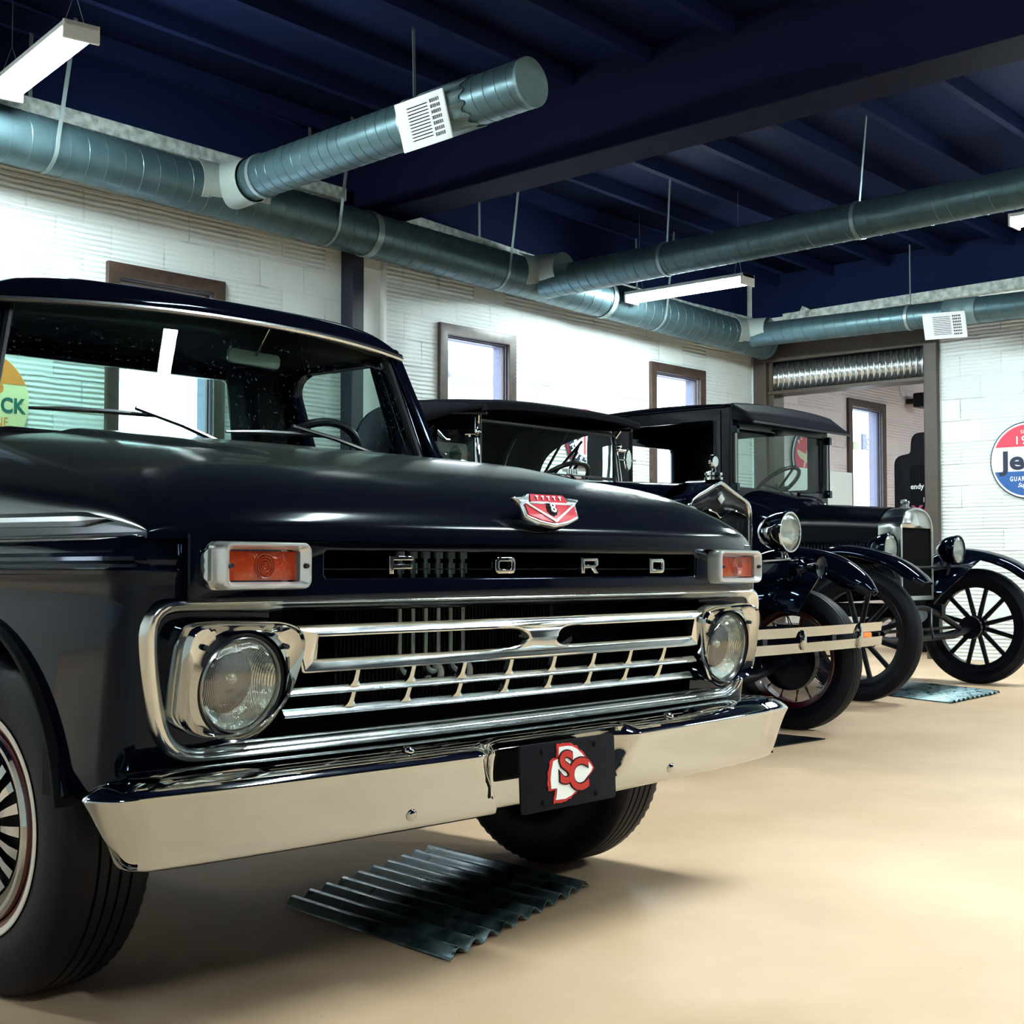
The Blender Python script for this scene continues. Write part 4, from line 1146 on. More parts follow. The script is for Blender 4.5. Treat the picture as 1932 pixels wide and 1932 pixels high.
# cab sides and back
def sideplate(s):
    X0_ = .80
    outer = round_poly([(1.06, .46), (1.86, .46), (1.88, 1.18), (1.80, 1.545), (1.15, 1.545), (1.07, 1.19)], [.0, .0, .02, .10, .01, .0], 5)
    win = round_poly([(1.245, 1.215), (1.255, 1.50), (1.60, 1.50), (1.66, 1.46), (1.66, 1.215)], [.01, .01, .05, .05, .04], 5)
    vent = round_poly([(1.13, 1.215), (1.215, 1.215), (1.225, 1.495), (1.19, 1.495)], .008, 3)
    bm = shape([outer, win, vent], .05, .008, sideM(0, 0, 0))
    for zc in (.7, .85, 1.0, 1.1, 1.2, 1.35):
        bmesh.ops.bisect_plane(bm, geom=bm.verts[:] + bm.edges[:] + bm.faces[:], plane_co=(0, 0, zc), plane_no=(0, 0, 1))
    for v in bm.verts:
        z = v.co.z
        base = .955 if z < 1.0 else .955 - (z - 1.0) / .2 * .175 if z < 1.2 else .78 - (z - 1.2) * .36
        v.co.x = s * (base + (v.co.x if s > 0 else v.co.x))
    if s < 0: bmesh.ops.reverse_faces(bm, faces=bm.faces)
    d_ = obj('cab_door', bm, PAINT, truck, ang=30)
    def px(z, o=0): return s * ((.955 if z < 1.0 else .955 - (z - 1.0) / .2 * .175 if z < 1.2 else .78 - (z - 1.2) * .36) + o)
    bm = NB(); loft(bm, [[(px(1.20), 1.12, 1.20), (px(1.50), 1.19, 1.50)], [(px(1.20), 1.66, 1.20), (px(1.50), 1.66, 1.50)]], closed=False); obj('door_glass', bm, SIDEGLASS, d_)
    bm = NB(); tube(bm, [(px(1.2), 1.232, 1.205), (px(1.5), 1.238, 1.505)], .008, 8); obj('vent_divider', bm, SATIN, d_)
    bm = NB(); bar(bm, (px(1.10, .012), 1.55, 1.08), (px(1.10, .012), 1.68, 1.08), .015, .018); obj('door_handle', bm, CHROME, d_, bevel=.004)
for s in (-1, 1): sideplate(s)
bm = shape([round_poly([(-.90, .46), (.90, .46), (.90, 1.05), (.78, 1.2), (.67, 1.55), (-.67, 1.55), (-.78, 1.2), (-.90, 1.05)], .03, 4), rrect(1.16, .27, [.05, .05, .05, .05], 6, 0, 1.362)], .04, .006, frontM(0, 1.86, 0))
cbk = obj('cab_back', bm, PAINT, truck)
bm = NB(); box(bm, -.59, .59, 1.858, 1.862, 1.22, 1.50); obj('rear_window', bm, SIDEGLASS, cbk)
# interior
for s in (-1, 1):
    bm = NB(); box(bm, min(s * .58, s * .74), max(s * .58, s * .74), 1.70, 1.84, .9, 1.54)
    for v in bm.verts:
        if v.co.z > 1.5: v.co.x -= s * .07
    obj('rear_corner_trim', bm, DARK, truck, bevel=.03)
bm = NB(); box(bm, -.72, .72, 1.06, 1.22, .95, 1.165); box(bm, -.72, .72, 1.02, 1.10, 1.10, 1.178); db = obj('dashboard', bm, VINYL, truck, bevel=.015)
bm = NB(); box(bm, -.68, .68, 1.40, 1.80, .78, .90); box(bm, -.68, .68, 1.70, 1.83, .88, 1.20); obj('bench_seat', bm, VINYL, truck, bevel=.03)
sw = V((.37, 1.235, 1.135)); Ms = Matrix.Translation(sw) @ Matrix.Rotation(math.radians(-52), 4, 'X')
bm = NB(); tube(bm, [(.195 * math.cos(a), .195 * math.sin(a), 0) for a in [2 * PI * k / 48 for k in range(48)]], .0125, 10, True); bm.transform(Ms)
st = obj('steering_wheel', bm, SATIN, truck)
bm = NB(); tube(bm, [(-.19, 0, 0), (-.06, 0, -.02), (0, 0, -.025), (.06, 0, -.02), (.19, 0, 0)], .009, 8); tube(bm, [(0, 0, -.02), (0, .0, -.30)], .02, 10); cyl(bm, (0, 0, -.03), (0, 0, .0), .04, .035, 20); bm.transform(Ms); obj('steering_column', bm, SATIN, st)
bm = shape([rrect(.185, .043, .016, 6)], .016, .005, frontM(.155, 1.20, 1.462, .1) @ Matrix.Rotation(-.03, 4, 'Z'))
mi = obj('rear_view_mirror', bm, mat('mirror_back', (.30, .42, .38), .4, .2), truck)
bm = NB(); tube(bm, [(.155, 1.19, 1.47), (.155, 1.16, 1.50), (.155, 1.12, 1.545)], .004, 8); obj('mirror_stem', bm, CHROME, mi)
# wipers
def wsp(px_, py_, off=.016):
    lo, hi = 0.0, 1.0
    best = None
    for i in range(61):
        for j in range(21):
            p = ws(i / 30 - 1, j / 20)
            d_ = p - CAM_C; zz = d_.dot(_D); x = 966 + CAM_F * d_.dot(_r) / zz; y = 966 - CAM_F * d_.dot(_U) / zz
            e_ = (x - px_) ** 2 + (y - py_) ** 2
            if best is None or e_ < best[0]: best = (e_, p)
    return best[1] + V((0, -off, off * .2))
def seek(px_, py_):
    """position on the glass as seen in the photograph, refined"""
    u, v = 0.0, .2
    def pr(u, v):
        d_ = ws(u, v) - CAM_C; zz = d_.dot(_D); return V((966 + CAM_F * d_.dot(_r) / zz, 966 - CAM_F * d_.dot(_U) / zz))
    T_ = V((px_, py_))
    for _ in range(30):
        e0 = pr(u, v) - T_; a = (pr(u + .001, v) - pr(u, v)) / .001; b_ = (pr(u, v + .001) - pr(u, v)) / .001
        det = a.x * b_.y - a.y * b_.x
        u -= (e0.x * b_.y - e0.y * b_.x) / det; v -= (a.x * e0.y - a.y * e0.x) / det
    return ws(u, v)
for (piv, mid, e1, e2) in (((415, 843), (245, 778), (48, 773), (305, 790)), ((692, 858), (540, 812), (420, 818), (622, 828))):
    P_, Mm, A1, A2 = [seek(*q) + V((0, -.014, .004)) for q in (piv, mid, e1, e2)]
    Mm = Mm + V((0, -.012, .006))
    bm = NB(); tube(bm, [P_ + V((0, 0, -.02)), P_ + V((0, -.010, 0)), P_.lerp(Mm, .5) + V((0, -.008, .004)), Mm], [.010, .009, .0065, .006], 8)
    wa = obj('wiper_arm', bm, DULLCHROME, truck)
    bm = NB(); tube(bm, [A1, A1.lerp(A2, .3) + V((0, -.006, .003)), A1.lerp(A2, .6) + V((0, -.006, .003)), A2], [.004, .007, .007, .004], 6); obj('wiper_blade', bm, DULLCHROME, wa)

# ---- load bed
bm = NB()
for s in (-1, 1):
    box(bm, s * .96 - .02, s * .96 + .02, 1.90, 4.25, .62 if True else 0, 1.04)
    box(bm, s * .94 - .045, s * .94 + .045, 1.90, 4.25, 1.03, 1.065)
box(bm, -.95, .95, 1.90, 1.93, .55, 1.0); box(bm, -.95, .95, 4.20, 4.25, .55, 1.04); box(bm, -.95, .95, 1.90, 4.25, .55, .60)
obj('load_bed', bm, PAINT, truck, bevel=.008)
for s in (-1, 1):
    bm = NB(); bm2 = shape([[(1.90, .46), (3.02, .46)] + [(3.42 - .40 * math.cos(a), .40 + .40 * math.sin(a)) for a in [PI * k / 24 for k in range(1, 24)]] + [(3.82, .46), (4.25, .46), (4.25, .66), (3.9, .70), (3.8, .82), (3.0, .82), (2.9, .70), (1.90, .66)]], .03, .004, sideM(0, 0, 0))
    for v in bm2.verts: v.co.x += s * .968
    obj('bed_side_skirt', bm2, PAINT, truck)
# ================================================================== the two old cars
def fender_sheet(Pc, wfun, arch, xc, s, crown=.05, n=14):
    """flowing wing: Pc list of (y, z) along the crown, wfun(t) half width, xc centre x"""
    pts = spline([(0, y, z) for y, z in Pc], 8); N = len(pts) - 1
    bm = NB(); rings = []
    for i, p in enumerate(pts):
        t = i / N
        tn = (pts[min(N, i + 1)] - pts[max(0, i - 1)]).normalized(); nn = V((0, -tn.z, tn.y))
        if nn.z < 0 and abs(tn.y) > .2: nn = -nn
        w, cr, dr_in, dr_out = wfun(t)
        ring = []
        for k in range(n + 1):
            a = -1 + 2 * k / n
            x = xc + s * a * w
            d = -cr * (abs(a) ** 2.2) - (dr_out if a > 0 else dr_in) * max(0, (abs(a) - .78) / .22) ** 1.5
            ring.append(V((x, p.y, p.z)) + nn * d)
        rings.append(ring)
    loft(bm, rings, closed=False)
    return bm

def drum_headlamp(parent, x, y, z, r, depth, shell_mat, rim_mat, name='headlamp', rot=0):
    bm = NB(); lathe(bm, [(r * .99, 0), (r * 1.0, depth * .12), (r * .97, depth * .3), (r * .86, depth * .55), (r * .62, depth * .8), (r * .3, depth * .95), (.0001, depth)], ax='Y', seg=48)
    h = obj(name, bm, shell_mat, parent, loc=(x, y, z), rot=(0, 0, rot))
    bm = NB(); lathe(bm, [(r * .99, .012), (r * 1.05, .006), (r * 1.05, -.006), (r * 1.0, -.012), (r * .93, -.012), (r * .90, -.004), (r * .9, .01)], ax='Y', seg=56); obj('lamp_rim', bm, rim_mat, h)
    bm = NB(); lathe(bm, [(.0001, -.016), (r * .3, -.0155), (r * .6, -.012), (r * .85, -.006), (r * .92, -.002)], ax='Y', seg=48); obj('lens', bm, FROST, h)
    bm = NB(); lathe(bm, [(r * .92, 0), (r * .8, r * .28), (r * .5, r * .55), (r * .2, r * .66), (.0001, r * .68)], ax='Y', seg=40); obj('reflector', bm, REFL, h)
    return h
FROST = lens_mat('ribbed_old_lamp_lens', 70, .7, .45)
GREYLENS = mat('grey_lens', (.4, .44, .44), .3)

def old_tyre(R, W, Rr_, grooves=3):
    bm = NB(); h = W / 2
    pr = [(Rr_, -h * .55), (Rr_ + .012, -h * .75), ((R + Rr_) / 2, -h), (R - .022, -h * .86), (R - .012, -h * .72)]
    tr = []
    for j in range(grooves + 1):
        a = -h * .66 + 1.32 * h * j / (grooves + 1); b = -h * .66 + 1.32 * h * (j + 1) / (grooves + 1)
        bulge = lambda q: R - .010 * (q / h) ** 2
        tr += [(bulge(a), a + .002), (bulge(b), b - .003)]
        if j < grooves: tr += [(R - .012, b - .002), (R - .012, b + .001)]
    pr = pr + tr + [(r, -x) for r, x in pr[::-1]]
    lathe(bm, pr, ax='X', seg=96)
    return bm

def wire_wheel(parent, x, y, s, R=.378):
    w = obj('wheel', old_tyre(R, .138, .258), RUBBER, parent, loc=(x, y, R - .003), rot=(0, 0, 0 if s > 0 else PI), ang=30)
    bm = NB(); lathe(bm, [(.260, -.056), (.264, -.052), (.254, -.042), (.244, -.032), (.238, 0), (.244, .032), (.254, .042), (.264, .052), (.260, .056), (.248, .047), (.230, .030), (.230, -.030), (.248, -.047)], ax='X', seg=72, close_prof=True)
    rim = obj('rim', bm, DRED, w, label='dark red wire wheel rim')
    bm = NB(); lathe(bm, [(.165, -.075), (.165, -.03), (.0001, -.025)], ax='X', seg=36); obj('brake_drum', bm, SATIN, w)
    bm = NB(); lathe(bm, [(.0001, .088), (.035, .086), (.052, .078), (.058, .06), (.062, .03), (.075, .01), (.078, -.03), (.0001, -.03)], ax='X', seg=36); obj('hub', bm, SATIN, w)
    bm = NB(); lathe(bm, [(.0001, .100), (.03, .098), (.045, .090), (.05, .08)], ax='X', seg=32); obj('hub_cap', bm, CHROME, w)
    for k in range(30):
        bm = NB(); a = 2 * PI * k / 30; b = a + (.32 if k % 2 else -.32); xo = .055 if k % 4 < 2 else -.02
        tube(bm, [(xo, .062 * math.cos(a), .062 * math.sin(a)), (.0 if k % 2 else .012, .235 * math.cos(b), .235 * math.sin(b))], .0034, 6)
        obj('wire_spoke', bm, DRED, rim)
    return w

def wood_wheel(parent, x, y, s, R=.430):
    w = obj('wheel', old_tyre(R, .125, .325, 3), RUBBER, parent, loc=(x, y, R - .003), rot=(0, 0, 0 if s > 0 else PI), ang=30)
    bm = NB(); lathe(bm, [(.332, -.044), (.337, -.044), (.327, -.030), (.315, -.024), (.296, -.024), (.296, .024), (.315, .024), (.327, .030), (.337, .044), (.332, .048), (.309, .032), (.288, .027), (.288, -.027), (.309, -.032)], ax='X', seg=72, close_prof=True)
    rim = obj('felloe_rim', bm, SATIN, w)
    bm = NB(); lathe(bm, [(.0001, .095), (.030, .093), (.034, .08), (.036, .045), (.075, .042), (.078, .030), (.078, -.035), (.0001, -.035)], ax='X', seg=36); obj('hub', bm, SATIN, w)
    for k in range(12):
        a = 2 * PI * k / 12 + PI / 12; c_, s_ = math.cos(a), math.sin(a)
        bm = NB(); rr_ = []
        for r_, hw, hx in ((.06, .0155, .018), (.12, .0185, .018), (.22, .0165, .016), (.296, .0175, .016)):
            rr_.append([(hx * math.cos(q), r_ * c_ - hw * math.sin(q) * s_, r_ * s_ + hw * math.sin(q) * c_) for q in [2 * PI * j / 10 for j in range(10)]])
        loft(bm, rr_, True); obj('wooden_spoke', bm, SATIN, w)
    return w
DRED = mat('dark_red_wheel', (.055, .004, .008), .3, coat=.6)

# ------------------------------------------------------------------ roadster (canvas top, split bar bumper)
AX, AYc = 3.55, 1.85
road = thing('roadster_car', 'black 1920s roadster with a black canvas top, wire wheels and a two-bar bumper', 'car', (AX, AYc, 0))
def ax(x, y, z): return (x, y, z)
# radiator shell, pointed top: local y=0 is the radiator front
def shell_out(w, z0, zs, zt, n=10):
    """half outline from the bottom right up to the apex and down the left"""
    P = [(w, z0), (w, zs - .05)]
    for k in range(n + 1):
        t = k / n
        P.append((w * max(0, math.cos(t * PI / 2)) ** .75, zs + (zt - zs) * (math.sin(t * PI / 2) * .62 + .38 * t ** 1.7)))
    return P + [(-x, z) for x, z in P[-2::-1]]
_w = .293
SO = [(_w, .62), (_w, 1.10), (_w * .995, 1.14), (_w * .97, 1.172), (_w * .91, 1.196), (_w * .80, 1.213), (_w * .65, 1.229), (_w * .48, 1.247), (_w * .30, 1.268), (_w * .13, 1.289), (0, 1.302)]
SO = SO + [(-_x, _z) for _x, _z in SO[-2::-1]]
def shrink(P, d, dz):
    return [(x * (1 - d / .293), z - dz * max(0, (z - 1.10) / .2) + (0 if z > .65 else d)) for x, z in P]
bm = NB(); rings = []
for d, dz, y in ((-.004, -.002, .19), (.0, .0, .10), (-.003, -.003, .05), (0, 0, .008), (.006, .004, -.004), (.018, .016, -.008), (.030, .030, -.002), (.034, .036, .012), (.036, .04, .05)):
    rings.append([(x, y, z) for x, z in shrink(SO, d, dz)])
loft(bm, rings, closed=False)
sh = obj('radiator_shell', bm, CHROME, road, ang=50, label='chrome radiator shell')
bm = NB()
vv = [bm.verts.new((x, .02, z)) for x, z in shrink(SO, .030, .03)]; bm.faces.new(vv)
bm2 = obj('radiator_core', bm, DARK, sh)
# painted apron under the apex with a bright wavy edge
P = [(x, z) for x, z in shrink(SO, .034, .034) if z > 1.115]
low = [(-.24, 1.125), (-.14, 1.145), (-.05, 1.135), (0, 1.11), (.05, 1.135), (.14, 1.145), (.24, 1.125)]
bm = NB(); vv = [bm.verts.new((x, .004, z)) for x, z in P + [(q[0] , q[1]) for q in low]]; f_ = bm.faces.new(vv); bmesh.ops.triangulate(bm, faces=[f_]); obj('radiator_apron', bm, SATIN, sh, solid=.004)
bm = NB(); tube(bm, spline([(x, -.001, z) for x, z in low], 5), .0045, 6); obj('apron_bead', bm, CHROME, sh)
bm = shape([round_poly([(0, .030), (.034, 0), (0, -.030), (-.034, 0)], .008, 3)], .006, .002, frontM(0, -.003, 1.205)); obj('shell_badge', bm, CHROME, sh)
bm = NB()
for k in range(44):
    x = -.25 + .5 * k / 43; box(bm, x - .0022, x + .0022, .006, .016, .64, 1.11)
bm_ = obj('radiator_fins', bm, SATIN, sh); bm_['kind'] = 'stuff'
bm = NB(); lathe(bm, [(.0001, .0), (.046, .0), (.046, .012), (.034, .018), (.044, .024), (.044, .036), (.03, .042), (.012, .046), (.010, .06), (.0001, .06)], ax='Z', seg=28); cap = obj('radiator_cap', bm, CHROME, road, loc=(0, .04, 1.300))
bm = NB(); lathe(bm, [(.0001, -.012), (.026, -.012), (.034, -.006), (.034, .006), (.026, .012), (.0001, .012)], ax='Y', seg=28); bm.transform(Matrix.Translation((0, 0, .093))); obj('temperature_gauge', bm, CHROME, cap)
# bonnet and cowl
def hood_ring(y, w, zt, zs, zb, n=8):
    P = [(w, y, zb), (w, y, zs)]
    for k in range(1, n): t = k / n * PI / 2; P.append((w * math.cos(t) ** .75, y, zs + (zt - zs) * math.sin(t) ** .9))
    P.append((0, y, zt))
    return P + [(-x, yy, z) for x, yy, z in P[-2::-1]]
bm = NB(); loft(bm, [hood_ring(.16, .290, 1.288, 1.11, .60), hood_ring(.5, .35, 1.310, 1.14, .60), hood_ring(.86, .44, 1.335, 1.17, .58)], closed=False)
bn = obj('bonnet', bm, PAINT, road, ang=50)
for s in (-1, 1):
    bm = NB()
    for k in range(22): bar(bm, (s * (.31 + k * .0045), .24 + k * .024, .74), (s * (.315 + k * .0045), .24 + k * .024, 1.02), .008, .008)
    o = obj('bonnet_louvres', bm, PAINT, bn)
    bm = NB(); tube(bm, [(s * .29, .11, 1.11), (s * .352, .5, 1.145), (s * .443, .86, 1.175)], .004, 6); obj('bonnet_bead', bm, CHROME, bn)
bm = NB(); loft(bm, [hood_ring(.86, .44, 1.335, 1.17, .58), hood_ring(.98, .56, 1.365, 1.19, .56), hood_ring(1.10, .62, 1.372, 1.18, .55)], closed=False); obj('cowl', bm, PAINT, road, ang=50)
bm = NB(); box(bm, -.05, .05, .96, .99, 1.385, 1.40)
for k in range(5): box(bm, -.045 + k * .02, -.037 + k * .02, .955, .965, 1.372, 1.40)
obj('cowl_vent', bm, DULLCHROME, road)
# body tub
bm = NB()
def tub(y, w, zt, zb): return [(w, y, zb), (w + .02, y, (zb + zt) / 2), (w, y, zt), (w - .05, y, zt), (w - .05, y, zb + .1), (-w + .05, y, zb + .1), (-w + .05, y, zt), (-w, y, zt), (-w - .02, y, (zb + zt) / 2), (-w, y, zb)]
loft(bm, [tub(1.10, .62, 1.18, .55), tub(1.5, .65, 1.16, .55), tub(1.95, .65, 1.18, .55), tub(2.15, .62, 1.17, .55)], True, True, True)
obj('body_tub', bm, PAINT, road)
bm = NB(); loft(bm, [[(x, 2.10, z) for x, z in ((-.62, .56), (-.62, 1.16), (.62, 1.16), (.62, .56))], [(x, 2.6, z) for x, z in ((-.60, .56), (-.58, 1.10), (.58, 1.10), (.60, .56))], [(x, 3.2, z) for x, z in ((-.48, .56), (-.40, .80), (.40, .80), (.48, .56))]], True, True, True); obj('rear_deck', bm, PAINT, road, bevel=.05, bseg=3)
bm = NB(); box(bm, -.56, .56, 1.62, 2.0, .62, .86); box(bm, -.56, .56, 1.92, 2.08, .8, 1.24); obj('bench_seat', bm, VINYL, road, bevel=.03)
bm = NB(); box(bm, -.45, .45, .05, 1.1, .30, .64); obj('engine_undertray', bm, SATIN, road)
bm = NB(); box(bm, -.64, .64, 1.05, 2.3, .40, .56); box(bm, -.36, -.28, -.35, 3.3, .46, .56); box(bm, .28, .36, -.35, 3.3, .46, .56); obj('chassis', bm, SATIN, road)
# windscreen with bright stanchions
for s in (-1, 1):
    bm = NB(); tube(bm, [(s * .600, 1.10, 1.18), (s * .600, 1.10, 1.38), (s * .592, 1.115, 1.52), (s * .575, 1.135, 1.66)], [.018, .018, .015, .011], 12); stn = obj('windshield_stanchion', bm, CHROME, road)
    bm = NB(); tube(bm, [(s * .59, 1.105, 1.545), (s * .665, 1.10, 1.545)], .008, 8); ball(bm, (s * .60, 1.10, 1.57), .018, 12); obj('clamp_fitting', bm, CHROME, stn); bm = NB(); tube(bm, [(s * .58, 1.11, 1.62), (s * .60, 1.09, 1.66)], .010, 8); obj('wing_nut', bm, CHROME, stn)
    wx = s * .74
    bm = NB(); loft(bm, [[(s * .605, 1.13, 1.375), (s * .605, 1.13, 1.585)], [(s * .70, 1.30, 1.375), (s * .70, 1.30, 1.585)]], closed=False); wg = obj('wind_wing', bm, SIDEGLASS, road, solid=.004)
    for zz in (1.40, 1.56):
        bm = NB(); tube(bm, [(s * .60, 1.12, zz), (s * .63, 1.165, zz)], .007, 8); obj('wind_wing_clamp', bm, CHROME, wg)
bm = shape([rrect(1.16, .275, .01, 3, 0, 1.505), rrect(1.125, .24, .008, 3, 0, 1.505)], .018, .004, frontM(0, 1.115, 0)); wfr = obj('windshield_frame', bm, SATIN, road)
bm = NB(); box(bm, -.565, .565, 1.112, 1.118, 1.385, 1.625); obj('windshield_glass', bm, CLEARG, wfr)
bm = NB(); lathe(bm, [(.0001, -.012), (.030, -.012), (.034, 0), (.030, .006), (.0001, .006)], ax='Y', seg=24); bm.transform(Matrix.Translation((.68, 1.10, 1.495)) @ Matrix.Diagonal((.8, 1, 1.9, 1)))
fz = obj('wind_wing_mirror', bm, CHROME, road)
bm = NB(); tube(bm, [(.60, 1.10, 1.495), (.76, 1.10, 1.495)], .006, 8); obj('mirror_arm', bm, CHROME, fz)
bm = NB(); ball(bm, (-.72, 1.32, 1.415), (.055, .07, .055), 18); tube(bm, [(-.66, 1.32, 1.16), (-.72, 1.32, 1.37)], .010, 8); sl = obj('side_lamp', bm, PAINT, road)
bm = NB(); lathe(bm, [(.056, -.01), (.060, 0), (.056, .01)], c=(-.72, 1.31, 1.415), ax='Y', seg=24); obj('lamp_rim', bm, CHROME, sl)
# canvas top: roof, side quarters and rear curtain
topP = [(.99, 1.712), (1.06, 1.742), (1.25, 1.765), (1.55, 1.785), (1.80, 1.768), (1.95, 1.69), (2.05, 1.50), (2.12, 1.28), (2.16, 1.16)]
tp = spline([(0, y, z) for y, z in topP], 5)
bm = NB(); rings = []
for p in tp:
    rings.append([(.655 * x, p.y + (.015 * (x * x) if p.y > 1.1 else .02 * x * x), p.z - .026 * abs(x) ** 3.5 * (1 if p.z > 1.6 else .3) + (.010 * (1 - x * x))) for x in [k / 12 - 1 for k in range(25)]])
loft(bm, rings, closed=False); ct = obj('canvas_top', bm, CLOTH, road, solid=.008, ang=50)
for s in (-1, 1):
    # quarter panel with the sweeping front cut
    cut = spline([(1.02, 1.685, 0), (1.25, 1.672, 0), (1.46, 1.640, 0), (1.62, 1.59, 0), (1.72, 1.515, 0), (1.77, 1.40, 0), (1.80, 1.28, 0), (1.81, 1.17, 0)], 4)
    up = [tp[int(k * (len(tp) - 1) / (len(cut) - 1))] for k in range(len(cut))]
    bm = NB(); loft(bm, [[(s * .652, p.y, p.z - .020 * (1 if p.z > 1.6 else .3)) for p in up], [(s * .645, p.x, p.y) for p in cut]], closed=False); obj('quarter_panel', bm, CLOTH, ct, solid=.006)
    bm = NB(); tube(bm, [(s * .62, 1.02, 1.66), (s * .625, 1.5, 1.70), (s * .62, 1.86, 1.22)], .009, 8); tube(bm, [(s * .62, 1.86, 1.22), (s * .625, 1.40, 1.62)], .008, 8); tube(bm, [(s * .62, 1.86, 1.20), (s * .62, 1.60, 1.24), (s * .62, 1.42, 1.60)], .008, 8); obj('top_iron', bm, SATIN, ct)
bm = NB(); sweep(bm, [(x * .655, .985 + .02 * x * x, 1.712 + .006 - .026 * abs(x) ** 3.5) for x in [k / 12 - 1 for k in range(25)]], [(-.02, -.022), (.018, -.022), (.022, .0), (.012, .014), (-.02, .012)]); obj('header_bow', bm, CLOTH, ct)
bm = shape([rrect(.56, .13, .02, 4, 0, 0)], .006, 0, frontM(0, 2.058, 1.42, -.3)); obj('rear_curtain_window', bm, VINYL, ct)
Mw = Matrix.Translation((.28, 1.30, 1.335)) @ Matrix.Rotation(math.radians(-38), 4, 'X')
bm = NB(); tube(bm, [(.20 * math.cos(a), .20 * math.sin(a), 0) for a in [2 * PI * k / 48 for k in range(48)]], .014, 10, True); bm.transform(Mw); so_ = obj('steering_wheel', bm, SATIN, road)
bm = NB(); tube(bm, [(-.19, 0, 0), (0, 0, -.03), (.19, 0, 0)], .009, 8); tube(bm, [(0, .19, 0), (0, 0, -.03), (0, -.19, 0)], .009, 8); tube(bm, [(0, 0, 0), (0, -.0, -.55)], .018, 10); bm.transform(Mw); obj('steering_column', bm, SATIN, so_)
# wings: front pair, running boards, rear pair
def wA(t):
    w = interp(t, [(0, .035), (.06, .085), (.2, .125), (.5, .13), (.8, .12), (1, .12)])
    return (w, .055 * min(1, t * 6 + .3), .05, .028)
for s in (-1, 1):
    bm = fender_sheet([(-.475, .74), (-.40, .835), (-.25, .925), (-.03, .968), (.18, .945), (.36, .845), (.52, .70), (.68, .53), (.82, .43), (.98, .40)], wA, None, s * .715, s)
    fw = obj('front_wing', bm, PAINT, road, solid=.006, ang=60)
    bm = NB(); loft(bm, [[(s * .60, -.25, .87), (s * .58, 0, .91), (s * .58, .18, .89), (s * .59, .36, .79), (s * .60, .6, .6)], [(s * .35, -.22, .62), (s * .34, 0, .66), (s * .34, .18, .66), (s * .36, .36, .62), (s * .42, .6, .50)]], closed=False); obj('wing_valance', bm, PAINT, fw, solid=.005)
    bm = NB(); box(bm, s * .72 - .14, s * .72 + .14, .9, 2.1, .375, .405); obj('running_board', bm, SATIN, road, bevel=.006)
    bm = fender_sheet([(2.05, .40), (2.13, .55), (2.25, .74), (2.42, .855), (2.62, .88), (2.82, .82), (2.98, .68), (3.06, .50)], wA, None, s * .715, s); obj('rear_wing', bm, PAINT, road, solid=.006, ang=60)
    wire_wheel(road, s * .705, 0, s); wire_wheel(road, s * .705, 2.62, s)
bm = NB(); tube(bm, [(-.64, 0, .37), (-.3, 0, .30), (.3, 0, .30), (.64, 0, .37)], .025, 10); obj('front_axle', bm, SATIN, road); bm = NB(); tube(bm, [(-.64, 2.62, .37), (.64, 2.62, .37)], .04, 10); obj('rear_axle', bm, SATIN, road)
bm = NB(); cyl(bm, (-.5, -.02, .30), (-.5, .02, .30), .09); obj('undertray', bm, SATIN, road)
# lamps on their bar, horn
bm = NB(); tube(bm, [(-.62, -.10, .86), (-.45, -.11, .90), (0, -.09, .88), (.45, -.11, .90), (.62, -.10, .86)], .014, 10); lb = obj('lamp_bar', bm, CHROME, road)
for s in (-1, 1):
    drum_headlamp(road, s * .45, -.12, 1.045, .105, .18, CHROME, CHROME)
    bm = NB(); tube(bm, [(s * .45, -.10, .90), (s * .45, -.09, .945)], [.022, .014], 12); obj('lamp_post', bm, CHROME, lb)
bm = NB(); lathe(bm, [(.058, -.04), (.050, -.035), (.03, -.01), (.018, .04), (.03, .07), (.045, .08), (.045, .13), (.0001, .135)], ax='Y', seg=28); lathe(bm, [(.05, -.03), (.0001, -.02)], ax='Y', seg=20); obj('horn', bm, PAINT, road, loc=(.40, -.30, .86))
# bumper
def bb(x): return -.455 + .05 * (x / .88) ** 2 * 1
CHB = CHROME
for nm, z in (('upper_bar', .553), ('lower_bar', .478)):
    bm = NB(); sweep(bm, [(x, bb(x) if abs(x) < .8 else bb(.8) + (abs(x) - .8) * .10, z) for x in [-.905 + 1.81 * k / 36 for k in range(37)]], [(-.003, -.023), (.004, -.023), (.006, 0), (.004, .023), (-.003, .023), (-.005, 0)] if False else [(-.011, -.0235), (-.003, -.0235), (.004, .0235), (-.004, .0235)])
    if nm == 'upper_bar': bp_ = obj('bumper', bm, CHROME, road, label='two-bar chrome bumper')
    else: obj('lower_bumper_bar', bm, CHROME, bp_)
for x, big in ((0, 0), (.60, 1), (-.60, 1)):
    bm = NB(); lathe(bm, [(.0001, -.016), (.012, -.016), (.020, -.010), (.022, 0), (.0001, 0)], ax='Y', seg=24); bm.transform(Matrix.Translation((x, bb(x) - .004, .515)) @ Matrix.Diagonal((1, 1, 3.0 if big else 2.2, 1))); obj('bumper_clamp', bm, CHROME, bp_)
bm = NB(); box(bm, .655, .735, bb(.7) - .012, bb(.7) + .004, .503, .527); obj('marker_lamp', bm, mat('orange_marker', (.9, .16, .02), .3, emis=(1, .2, .03), estr=.25), bp_, bevel=.004, label='orange marker lamp')
bm = NB(); box(bm, -.34, -.30, -.45, -.1, .50, .53); box(bm, .30, .34, -.45, -.1, .50, .53); obj('bumper_arm', bm, SATIN, bp_)

